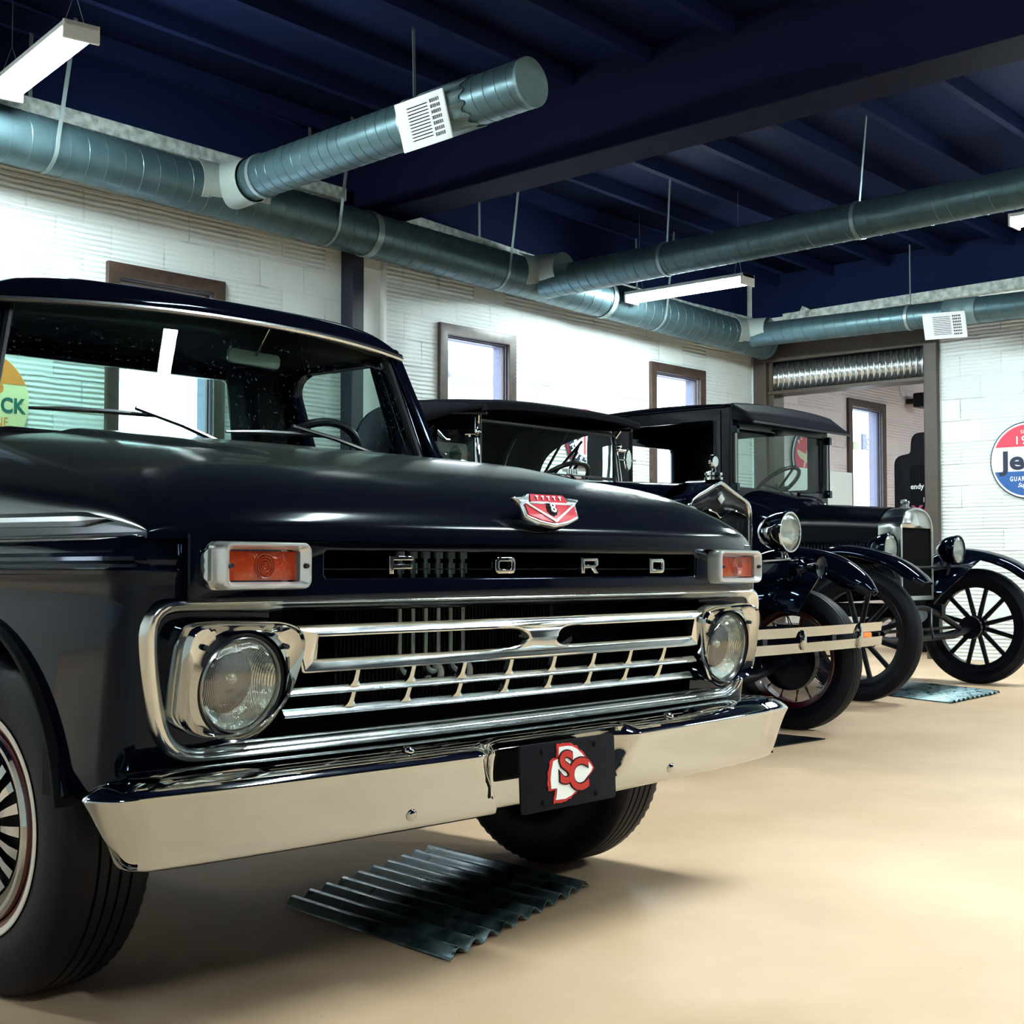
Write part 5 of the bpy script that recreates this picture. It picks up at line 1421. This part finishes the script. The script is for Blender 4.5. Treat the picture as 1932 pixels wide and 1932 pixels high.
# ------------------------------------------------------------------ coupe (closed body with visor)
TX, TY = 6.85, 2.40
coupe = thing('coupe_car', 'black 1920s closed coupe with a sun visor and wooden-spoked wheels', 'car', (TX, TY, 0))
def tshell(w, z0, zs, zt, n=10):
    P = [(w, z0), (w, zs)]
    for k in range(1, n + 1):
        t = k / n; P.append((w * math.cos(t * PI / 2) ** .62 if t < 1 else 0, zs + (zt - zs) * (.72 * math.sin(t * PI / 2) ** 1.15 + .28 * t)))
    return P + [(-x, z) for x, z in P[-2::-1]]
TS = tshell(.248, .66, 1.135, 1.285)
def tsh(d): return [(x * (1 - d / .248), z - (d * .9 if z > 1.12 else 0)) for x, z in TS]
bm = NB(); loft(bm, [[(x, y, z) for x, z in tsh(d)] for d, y in ((0, .17), (-.004, .10), (0, .006), (.006, -.004), (.016, -.004), (.020, .006))], closed=False); sh = obj('radiator_shell', bm, NICKEL, coupe, ang=50, label='nickel radiator shell')
P = [(x, z) for x, z in tsh(.016) if z >= 1.10]
bm = NB(); vv = [bm.verts.new((x, .004, z)) for x, z in P if z > 1.14] ; vv += [bm.verts.new((-.230, .004, 1.14)), bm.verts.new((.230, .004, 1.14))]
f_ = bm.faces.new(vv); bmesh.ops.triangulate(bm, faces=[f_]); obj('shell_face', bm, mat('brushed_nickel_face', (.58, .60, .60), .25, .9), sh, solid=.006)
bm = NB(); box(bm, -.235, .235, .02, .06, .65, 1.14)
for k in range(56): box(bm, -.228 + .456 * k / 55 - .0015, -.228 + .456 * k / 55 + .0015, .012, .02, .66, 1.135)
obj('radiator_core', bm, DARK, sh)
bm = NB(); box(bm, -.245, .245, -.004, .16, .635, .665); obj('radiator_base', bm, NICKEL, sh)
bm = NB(); lathe(bm, [(.0001, 0), (.035, 0), (.036, .012), (.026, .02), (.030, .03), (.022, .036), (.0001, .036)], ax='Z', seg=24)
for k in range(5): ball(bm, (.022 * math.cos(k * 1.26), .022 * math.sin(k * 1.26), .045 + .01 * (k % 2)), .012, 10)
tube(bm, [(-.045, 0, .045), (0, 0, .065), (.045, 0, .045)], .006, 8); obj('radiator_cap', bm, NICKEL, coupe, loc=(-.02, .08, 1.275))
def tr(y, w, zt, zs, zb, n=8, e=.7):
    P = [(w, y, zb), (w, y, zs)]
    for k in range(1, n): t = k / n * PI / 2; P.append((w * math.cos(t) ** e, y, zs + (zt - zs) * math.sin(t)))
    P.append((0, y, zt)); return P + [(-x, yy, z) for x, yy, z in P[-2::-1]]
bm = NB(); loft(bm, [tr(.16, .245, 1.290, 1.13, .64), tr(.5, .275, 1.315, 1.15, .62), tr(.80, .315, 1.332, 1.16, .60)], closed=False); bn = obj('bonnet', bm, CPAINT, coupe, ang=50)
for s in (-1, 1):
    bm = NB()
    for k in range(20):
        y = .24 + k * .026; x = s * (.252 + (y - .16) * .11)
        tube(bm, [(x - s * .004, y, .84), (x + s * .004, y, .86), (x + s * .006, y, 1.03), (x - s * .004, y, 1.048)], .006, 6)
    obj('bonnet_louvres', bm, PAINT, bn)
    bm = NB(); tube(bm, [(s * .246, .16, 1.13), (s * .276, .5, 1.15), (s * .316, .8, 1.16)], .002, 6); obj('bonnet_bead', bm, DARK, bn)
bm = NB(); loft(bm, [tr(.80, .315, 1.332, 1.16, .60), tr(.90, .46, 1.385, 1.18, .58, e=.6), tr(1.02, .62, 1.430, 1.20, .56, e=.5), tr(1.10, .67, 1.44, 1.22, .55, e=.4)], closed=False); cw_ = obj('cowl', bm, PAINT, coupe, ang=50)
bm = NB(); box(bm, .02, .30, .94, .97, 1.40, 1.425); obj('cowl_vent_flap', bm, PAINT, cw_, bevel=.006)
HWB = .68
FY = 1.10   # windscreen plane
bm = shape([[(-HWB, 1.36), (HWB, 1.36), (HWB, 2.03), (-HWB, 2.03)], rrect(1.22, .43, .012, 3, 0, 1.66)], .05, .006, frontM(0, FY, 0)); wfT = obj('windshield_frame', bm, CPAINT, coupe)
bm = NB(); box(bm, -.615, .615, FY - .002, FY + .002, 1.44, 1.88); obj('windshield_glass', bm, CLEARG, wfT)
for s in (-1, 1):
    bm = NB(); cyl(bm, (s * .665, FY - .045, 1.46), (s * .665, FY - .045, 1.86), .009, seg=10); obj('screen_side_rod', bm, CHROME, wfT)
    for z in (1.44, 1.86):
        bm = NB(); box(bm, s * .665 - .022, s * .665 + .022, FY - .06, FY - .02, z - .03, z + .03); obj('screen_hinge', bm, PAINT, wfT, bevel=.006)
bm = shape([rrect(.075, .05, .008, 3)], .03, .006, frontM(-.08, FY - .04, 1.87)); obj('vacuum_wiper', bm, SATIN, wfT)
# body sides with door window
for s in (-1, 1):
    outer = round_poly([(FY, .55), (2.35, .55), (2.42, .8), (2.42, 1.9), (2.3, 2.04), (FY, 2.04)], [0, .02, .05, .12, .1, .01], 6)
    we = FY + (.90 if s < 0 else .82)
    win = round_poly([(FY + .14, 1.48), (FY + .14, 1.93), (we, 1.93), (we, 1.48)], .02, 4)
    bm = shape([outer, win], .045, .006, sideM(0, 0, 0))
    for v in bm.verts: v.co.x += s * (.665)
    sd = obj('body_side', bm, CPAINT, coupe, ang=30)
    bm = NB()
    if s > 0: loft(bm, [[(s * .665, FY + .12, 1.46), (s * .665, FY + .12, 1.95)], [(s * .665, we + .02, 1.46), (s * .665, we + .02, 1.95)]], closed=False); obj('door_glass', bm, SIDEGLASS, sd)
    else: bm.free()
    bm = NB(); box(bm, s * .630 - .004, s * .630 + .004, we + .03, 2.38, .7, 2.02); box(bm, s * .630 - .004, s * .630 + .004, FY + .03, we + .03, .7, 1.46); obj('dark_inner_cover', bm, DARK, sd)  # dark panels added to cover the bright reflection on the inner sides
    bm = NB(); box(bm, s * .69 - .004, s * .69 + .004, FY + .07, FY + .075, .62, 2.0); box(bm, s * .69 - .006, s * .69 + .006, FY + .02, 2.36, 1.36, 1.385); obj('belt_moulding', bm, PAINT, sd)
bm = shape([round_poly([(-.66, .6), (.66, .6), (.66, 2.03), (-.66, 2.03)], .08, 5), rrect(.86, .30, .03, 4, 0, 1.70)], .04, .006, frontM(0, 2.40, 0)); obj('body_back', bm, PAINT, coupe)
# inside trim below the belt and the headlining
bm = NB(); box(bm, -.62, .62, 1.95, 2.34, 1.0, 1.50); box(bm, -.62, .62, 1.6, 2.0, .9, 1.05); obj('bench_seat', bm, VINYL, coupe, bevel=.04)
bm = NB()
def rfT(u, v):
    x = 2 * u - 1; y = FY - .03 + v * (2.44 - FY + .03)
    return (.70 * x, y, 2.03 + .026 * (1 - abs(x) ** 2.6) + .02 * math.sin(PI * min(1, v * 1.1)) - .04 * max(0, (v - .85) / .15) ** 2)
grid(bm, 24, 20, rfT); rfo = obj('roof', bm, CLOTH, coupe, solid=.02, ang=60)
bm = NB(); pts = [(s_, y_, 2.03) for s_, y_ in [(-.70, FY + .02), (-.70, 2.42)]]; tube(bm, pts, .012, 8); tube(bm, [(.70, FY + .02, 2.03), (.70, 2.42, 2.03)], .012, 8); tube(bm, [V(rfT(k / 20, 0)) for k in range(21)], .014, 8); obj('roof_gutter', bm, PAINT, rfo)
bm = NB(); loft(bm, [[(x * .70, FY - .035, 2.035 + .026 * (1 - abs(x) ** 2.6)) for x in [k / 10 - 1 for k in range(21)]], [(x * .70, FY - .21, 1.900) for x in [k / 10 - 1 for k in range(21)]]], closed=False); vz = obj('sun_visor', bm, CLOTH, coupe, solid=.012)
bm = NB(); tube(bm, [(-.70, FY - .213, 1.897), (.70, FY - .213, 1.897)], .008, 8); obj('visor_rail', bm, STEELD, vz)
for s in (-1, 1):
    bm = NB(); loft(bm, [[(s * .69, FY - .02, 2.03), (s * .69, FY - .02, 1.93)], [(s * .695, FY - .21, 1.90), (s * .695, FY - .205, 1.89)]], closed=False); obj('visor_cheek', bm, CLOTH, vz, solid=.006)
Mw = Matrix.Translation((.20, FY + .16, 1.50)) @ Matrix.Rotation(math.radians(-38), 4, 'X')
bm = NB(); tube(bm, [(.21 * math.cos(a), .21 * math.sin(a), 0) for a in [2 * PI * k / 48 for k in range(48)]], .016, 10, True); bm.transform(Mw); so_ = obj('steering_wheel', bm, SATIN, coupe)
bm = NB(); tube(bm, [(-.20, 0, 0), (0, 0, -.04), (.20, 0, 0)], .010, 8); tube(bm, [(0, .20, 0), (0, 0, -.04), (0, -.2, 0)], .010, 8); tube(bm, [(0, 0, 0), (0, 0, -.6)], .018, 10); bm.transform(Mw); obj('steering_column', bm, SATIN, so_)
bm = NB(); box(bm, -.66, .66, 2.2, 3.1, .56, .62); box(bm, -.33, -.27, -.05, 3.0, .52, .60); box(bm, .27, .33, -.05, 3.0, .52, .60); obj('chassis', bm, SATIN, coupe)
bm = NB(); loft(bm, [[(x, 2.42, z) for x, z in ((-.66, .58), (-.66, 1.2), (.66, 1.2), (.66, .58))], [(x, 3.0, z) for x, z in ((-.5, .58), (-.45, .95), (.45, .95), (.5, .58))]], True, True, True); obj('turtle_deck', bm, PAINT, coupe, bevel=.05, bseg=3)
def wT(t):
    w = interp(t, [(0, .065), (.08, .11), (.25, .13), (.6, .135), (1, .135)])
    return (w, .030 * min(1, t * 6 + .3), .035, .035)
for s in (-1, 1):
    bm = fender_sheet([(-.52, .77), (-.46, .83), (-.33, .915), (-.16, .975), (.04, 1.008), (.22, .985), (.38, .89), (.55, .74), (.72, .56), (.88, .46), (1.02, .42)], wT, None, s * .90, s)
    fw = obj('front_wing', bm, PAINT, coupe, solid=.006, ang=60)
    bm = NB(); loft(bm, [[(s * .79, -.15, .95), (s * .79, .10, .97), (s * .79, .3, .91), (s * .79, .55, .72)], [(s * .30, -.05, .68), (s * .29, .15, .70), (s * .29, .34, .68), (s * .32, .6, .60)]], closed=False); obj('wing_valance', bm, PAINT, fw, solid=.005)
    bm = NB(); box(bm, s * .86 - .16, s * .86 + .16, .98, 2.2, .375, .405); obj('running_board', bm, SATIN, coupe, bevel=.006)
    bm = fender_sheet([(2.12, .40), (2.2, .56), (2.34, .78), (2.5, .88), (2.7, .895), (2.88, .83), (3.0, .72)], wT, None, s * .90, s); obj('rear_wing', bm, PAINT, coupe, solid=.006, ang=60)
    wood_wheel(coupe, s * .91, -.03, s); wood_wheel(coupe, s * .91, 2.66, s)
    drum_headlamp(coupe, s * .525, -.06, .990, .104, .16, PAINT, PAINT)
    bm = NB(); tube(bm, [(s * .525, .0, .90), (s * .50, .04, .70), (s * .33, .05, .60)], .013, 8); obj('headlamp_fork', bm, SATIN, coupe)
bm = NB(); tube(bm, [(-.50, -.0, .865), (.50, -.0, .865)], .010, 8); obj('lamp_tie_bar', bm, SATIN, coupe)
bm = NB(); tube(bm, [(-.84, -.03, .42), (-.5, -.03, .37), (.5, -.03, .37), (.84, -.03, .42)], .024, 10); obj('front_axle', bm, SATIN, coupe); bm = NB(); tube(bm, [(-.82, 2.66, .42), (.82, 2.66, .42)], .035, 10); obj('rear_axle', bm, SATIN, coupe); bm = NB(); tube(bm, [(-.78, .08, .42), (.78, .08, .42)], .012, 8); obj('track_rod', bm, SATIN, coupe); bm = NB()
tube(bm, spline([(-.60, -.03, .42), (-.28, -.02, .53), (0, -.01, .58), (.28, -.02, .53), (.60, -.03, .42)], 6), .022, 8); obj('front_spring', bm, SATIN, coupe)
bm = NB(); lathe(bm, [(.0001, -.02), (.05, -.02), (.06, 0), (.06, .12), (.045, .16)], ax='Y', seg=24); bm.transform(Matrix.Translation((-.02, .0, .53)) @ Matrix.Diagonal((2.6, 1, 1, 1)))
obj('crankcase', bm, CASTM, coupe)
for s in (-1, 1):
    bm = NB(); lathe(bm, [(.085, -.02), (.085, .01), (.0001, .015)], ax='X', seg=28); bm.transform(Matrix.Translation((s * .80, -.03, .42)) @ Matrix.Scale(s, 4, (1, 0, 0))); obj('axle_drum', bm, SATIN, coupe)
bm = NB(); tube(bm, [(.10, -.05, .57), (-.05, -.12, .45), (-.08, -.15, .37)], .009, 8); obj('starting_crank', bm, SATIN, coupe)
# ================================================================== floor mats, signs and small things
def corr_mat(name, label, fx, fy, fa, sa, w, l, pitch, amp=.010):
    """sheet whose front left corner is (fx, fy); its cut end runs along fa, its corrugations along sa (degrees)"""
    r = thing(name, label, 'drip mat', (fx, fy, 0))
    fa, sa = math.radians(fa), math.radians(sa)
    n = int(w / pitch); nn = n * 8
    bm = NB(); grid(bm, nn, 1, lambda u, v: (u * w * math.cos(fa) + v * l * math.cos(sa), u * w * math.sin(fa) + v * l * math.sin(sa), .0035 + amp * (1 - math.cos(u * n * 2 * PI))))
    obj('corrugated_sheet', bm, CORRF, r, solid=.002, ang=60)
    return r
CORRF = mat('worn_galvanised_sheet', (.085, .125, .135), .35, .8, var=.75, vscale=16, rvar=.12)
corr_mat('corrugated_floor_mat', 'worn corrugated metal sheet lying on the floor under the pickup engine', -.135, .115, 16.5, 84, .80, .66, .080)
corr_mat('corrugated_floor_mat', 'bright corrugated metal sheet lying on the floor under the coupe', 6.13, 1.83, 4.5, 68, .93, 1.35, .078)
bm = NB(); box(bm, 2.95, 3.95, 1.50, 2.6, .001, .006)
bm.transform(Matrix.Translation((3.95, 1.5, 0)) @ Matrix.Rotation(math.radians(-3), 4, 'Z') @ Matrix.Translation((-3.95, -1.5, 0)))
tag(obj('rubber_floor_mat', bm, SATIN), 'flat black drip mat lying on the floor under the roadster', 'floor mat')

def disc(name, label, M, r, cols, th=.02, rim=None):
    """round wall sign: cols = list of (material, outline loops)"""
    bm = shape([circ(r, 72)], th, .003, M)
    base = obj(name, bm, cols[0])
    tag(base, label, 'wall sign')
    return base
def seg(r, z0, z1, n=40):
    """part of a disc between two heights"""
    P = []
    for k in range(n + 1):
        z = z0 + (z1 - z0) * k / n; P.append((math.sqrt(max(r * r - z * z, 0)), z))
    return P + [(-x, z) for x, z in P[::-1]]
def paintm(name, c, r=.4): return bpy.data.materials.get(name) or mat(name, c, r)
SW = paintm('sign_white', (.80, .80, .82)); SR = paintm('sign_red', (.72, .04, .085)); SB = paintm('sign_blue', (.02, .10, .33)); SN = paintm('sign_navy', (.012, .018, .05)); SG = paintm('sign_green', (.02, .14, .12))
SY = paintm('sign_cream', (.74, .76, .42)); SO_ = paintm('sign_orange', (.80, .28, .06))
# round red, white and blue sign on the far wall
M = wallM(XF - .02, 2.945, 1.843); L1 = lambda d: M @ Matrix.Translation((0, 0, .0105 + d))
j = disc('round_sign', 'large round red, white and blue Jeep sign on the far wall', M, .355, [SN])
obj('sign_face', shape([circ(.343, 72)], .002, 0, L1(.001)), SW, j)
obj('red_band', shape([seg(.326, .125, .3255)], .002, 0, L1(.003)), SR, j); obj('blue_band', shape([seg(.326, -.3255, -.100)], .002, 0, L1(.003)), SB, j)
bm = text('Jeep', .235, .002, L1(.004) @ Matrix.Translation((.0, -.008, 0)), offset=.0075, sx=1.22); obj('sign_lettering', bm, SN, j, label='dark Jeep lettering')
bm = text('1941', .105, .002, L1(.005) @ Matrix.Translation((0, .180, 0)), space=1.25, offset=.001); merge(bm, text('SINCE', .045, .002, L1(.005) @ Matrix.Translation((0, .258, 0)), space=1.1)); merge(bm, text('GUARANTEED', .058, .002, L1(.005) @ Matrix.Translation((0, -.170, 0)), space=1.35, sx=.72, offset=.0012)); merge(bm, text('Supreme', .055, .002, L1(.005) @ Matrix.Translation((0, -.228, 0)), shear=.35, offset=.001)); obj('sign_lettering', bm, SW, j, label='white lettering')
def backM(x, y, z): return Matrix.Translation((x, y, z)) @ Matrix.Rotation(PI / 2, 4, 'X')
# cream sign behind the pickup cab
M = backM(1.716, YW - .02, 1.858); L1 = lambda d: M @ Matrix.Translation((0, 0, .0105 + d))
j = disc('round_sign', 'round cream and orange sign seen through the pickup windshield', M, .305, [SY])
obj('orange_band', shape([seg(.300, .115, .2995)], .002, 0, L1(.001)), SO_, j)
obj('sign_emblem', shape([circ(.035, 24, .10, .085)], .002, 0, L1(.001)), SO_, j)
obj('sign_lettering', text('CK', .125, .002, L1(.002) @ Matrix.Translation((.195, -.020, 0)), offset=.004, space=1.05, sx=.9), SG, j, label='dark green lettering'); obj('sign_lettering', text('NE', .085, .002, L1(.002) @ Matrix.Translation((.125, -.122, 0)), sx=.8), SO_, j, label='orange lettering')
obj('green_band', shape([seg(.300, -.2995, -.262)], .002, 0, L1(.001)), SG, j)
# pony sign
M = backM(7.435, YW - .02, 2.03); L1 = lambda d: M @ Matrix.Translation((0, 0, .0105 + d))
j = disc('round_sign', 'round red and black Mustang sign seen through the roadster windshield', M, .265, [SR])
obj('lower_ring', shape([[(x, z) for x, z in seg(.262, -.2615, -.02)]], .002, 0, L1(.001)), SN, j); obj('sign_centre', shape([circ(.178, 60)], .002, 0, L1(.003)), SW, j)
for k, c in ((-1, SR), (0, SW), (1, SB)): obj('tri_bar', shape([rrect(.022, .21, .001, 1, k * .024, -.045)], .002, 0, L1(.005)), c, j)
H = [(-.15, .035), (-.10, .065), (-.02, .070), (.04, .085), (.09, .125), (.13, .120), (.165, .085), (.145, .075), (.115, .080), (.095, .050), (.12, .020), (.165, .005), (.15, -.010), (.10, .0), (.06, .015), (.01, .020), (-.05, .015), (-.09, -.01), (-.13, -.035), (-.145, -.025), (-.11, .010), (-.115, .035), (-.15, .018)]
obj('running_horse', shape([[(x * 1.0, y * .9 - .0) for x, y in H]], .003, 0, L1(.007)), SN, j)
for i, ch in enumerate('MUSTANG'):
    a = math.radians(205 + i * 22)
    ob = text(ch, .085, .002, L1(.004) @ Matrix.Translation((.219 * math.cos(a), .219 * math.sin(a), 0)) @ Matrix.Rotation(a + PI / 2, 4, 'Z'), offset=.003)
    if i == 0: tb = ob
    else: merge(tb, ob)
obj('sign_lettering', tb, SW, j, label='white Mustang lettering')
# winged A sign in the next room
M = backM(11.33, YW - .02, 2.09); L1 = lambda d: M @ Matrix.Translation((0, 0, .0105 + d))
j = disc('round_sign', 'round red winged-A sign on the wall beyond the doorway', M, .32, [SN])
obj('sign_rim', shape([circ(.318, 60), circ(.300, 60)], .002, 0, L1(.001)), SW, j); obj('red_field', shape([circ(.262, 60)], .002, 0, L1(.001)), SR, j)
bm = text('A', .27, .002, L1(.003) @ Matrix.Translation((0, -.03, 0)), offset=.004); merge(bm, shape([[(.03, .03), (.22, .075), (.215, .03), (.16, -.02), (.05, -.05)]], .002, 0, L1(.003))); merge(bm, shape([[(-.03, .03), (-.22, .075), (-.215, .03), (-.16, -.02), (-.05, -.05)]], .002, 0, L1(.003))); obj('winged_letter', bm, paintm('sign_buff', (.75, .62, .42)), j)
for i, ch in enumerate('FLYING'):
    a = math.radians(140 - i * 16)
    ob = text(ch, .060, .002, L1(.004) @ Matrix.Translation((.240 * math.cos(a), .245 * math.sin(a), 0)) @ Matrix.Rotation(a - PI / 2, 4, 'Z'), offset=.002)
    if i == 0: tb = ob
    else: merge(tb, ob)
obj('sign_lettering', tb, SW, j, label='white lettering')
# white board with a green disc behind the roadster
pa, pb = at(790, 829, Y=3.86), at(880, 829, Y=3.86)
M = backM((pa.x + pb.x) / 2, 3.86, 1.14)
j = obj('wall_board', shape([rrect(pb.x - pa.x, (pa.z - 1.14) * 2, .03, 4)], .02, .003, M), SW); tag(j, 'white board with a dark green disc propped on the roadster seat', 'board')
obj('green_disc', shape([circ(.052, 40, .095, pa.z - 1.14 - .072)], .003, 0, M @ Matrix.Translation((0, 0, .012))), SG, j)
# beyond the doorway: tall dark cabinet, small speaker, boards outside the window
cb = thing('display_cabinet', 'tall black display cabinet with a rounded head standing beyond the doorway', 'cabinet', (11.15, 4.35, 0))
bm = shape([round_poly([(-.42, 0), (.38, 0), (.38, 2.02), (.20, 2.05), (.185, 2.26), (-.42, 2.26)], [0, 0, .10, .03, .10, .02], 6)], .60, .01, Matrix.Translation((.30, 0, 0)) @ Matrix.Rotation(PI / 2, 4, 'Z') @ Matrix.Rotation(PI / 2, 4, 'X'))
obj('cabinet_body', bm, mat('dark_cabinet', (.002, .002, .006), .5, spec=.15), cb)
FM = wallM(-.004, 0, 0)
bm = NB(); box(bm, -.006, 0, -.30, .20, .45, 1.92); gp = obj('front_graphic', bm, DARK, cb)
bm = text('endy', .075, .001, wallM(-.008, .12, 1.70), offset=.002); merge(bm, text('In', .07, .001, wallM(-.008, .03, 1.56))); merge(bm, text('mnoloc', .09, .001, wallM(-.008, .02, 1.32), offset=.002)); obj('graphic_lettering', bm, SW, gp)
obj('graphic_lettering', text('XA', .16, .001, wallM(-.008, .07, 1.44), offset=.006), paintm('sign_magenta', (.45, .02, .12)), gp, label='magenta letters')
obj('graphic_lettering', text('AV', .20, .001, wallM(-.008, .05, 1.12), offset=.008), paintm('sign_lime', (.55, .60, .12)), gp, label='lime letters')
sp = thing('wall_speaker', 'small black speaker fixed high on the wall beyond the doorway', 'speaker', (13.82, 5.70, 2.93))
bm = NB(); box(bm, -.11, .11, -.10, .06, -.09, .09); obj('speaker_box', bm, SATIN, sp, bevel=.02)
bm = NB(); tube(bm, spline([(-.10, .17, .0), (-.22, .17, .12), (-.28, .175, .5), (-.30, .175, .95)], 6), .006, 6); obj('speaker_cable', bm, GREYLENS, sp)
bm = NB(); box(bm, -.03, .03, .06, .185, -.03, .03); obj('speaker_bracket', bm, SATIN, sp)
def board(label, px0, py0, px1, py1, Y, m_, txt=None):
    a = at(px0, py0, Y=Y); b_ = at(px1, py1, Y=Y); r = thing('outdoor_sign', label, 'outdoor sign', ((a.x + b_.x) / 2, Y, 0))
    z0, z1 = min(a.z, b_.z), max(a.z, b_.z); w_ = (b_.x - a.x) / 2
    bm = NB(); box(bm, -w_, w_, 0, .03, z0, z1); obj('sign_board', bm, m_, r)
    bm = NB(); cyl(bm, (-w_ * .8, .05, 0), (-w_ * .8, .05, z1), .03); obj('sign_post', bm, PLAINW, r)
    if txt:
        h = (z1 - z0) / len(txt)
        for i, t_ in enumerate(txt): obj('sign_lettering', text(t_, h * .75, .003, backM(0 - w_ * .05, -.003, z1 - h * (i + .5)), offset=.008), SW, r)
    return r
board('blue outdoor sign reading AME, O and RIG seen through the next-room window', 1628, 818, 1649, 851, 8.0, paintm('banner_blue', (.010, .024, .060)), ['AME', 'O', 'RIG'])
board('yellow and pink outdoor sign seen through the next-room window', 1604, 832, 1623, 850, 8.2, paintm('banner_yellow', (.10, .115, .04)))
board('long blue outdoor rail sign, upper of the two seen through the next-room window', 1600, 857, 1643, 862, 8.4, paintm('banner_slate', (.022, .026, .045)))
board('long blue outdoor rail sign, lower of the two seen through the next-room window', 1600, 906, 1643, 910, 9.4, paintm('banner_slate', (.022, .026, .045)))
aw = thing('outdoor_canopy', 'blue canopy top outside the window over the roadster', 'canopy', tuple(at(850, 690, Y=8.5)))
bm = NB(); vs = [bm.verts.new(p) for p in ((-.7, -.7, -.25), (.16, -.7, -.25), (.16, .7, -.25), (-.7, .7, -.25), (-.3, 0, .25))]
for q in ((0, 1, 4), (1, 2, 4), (2, 3, 4), (3, 0, 4), (3, 2, 1, 0)): bm.faces.new([vs[i] for i in q])
obj('canopy_cloth', bm, paintm('canopy_blue', (.010, .016, .06)), aw)
bm = NB()
for x_ in (-.65, .12):
    cyl(bm, (x_, -.6, -.25), (x_, -.6, -aw.location.z), .02)
obj('canopy_pole', bm, PLAINW, aw)
bm = NB(); box(bm, -12, 20, YW + .32, 30, -.2, 0); struct('ground_outside', bm, mat('pale_concrete', (.5, .52, .55), .8))
# ------------------------------------------------------------------ daylight
w = bpy.data.worlds.new('overcast_sky'); bpy.context.scene.world = w; w.use_nodes = True
bg = w.node_tree.nodes['Background']; bg.inputs[0].default_value = (.86, .93, 1.0, 1); bg.inputs[1].default_value = 4.5
for x in WX:
    ld = bpy.data.lights.new('window_daylight', 'AREA'); ld.shape = 'RECTANGLE'; ld.size = WW - .3; ld.size_y = WT - WB - .35
    ld.cycles.is_portal = True
    lo = bpy.data.objects.new('window_daylight', ld); COL.objects.link(lo)
    lo.location = (x + WW / 2, YW + .22, (WT + WB) / 2); lo.rotation_euler = (PI / 2, 0, 0)
    lo.rotation_euler = (-PI / 2, 0, 0)
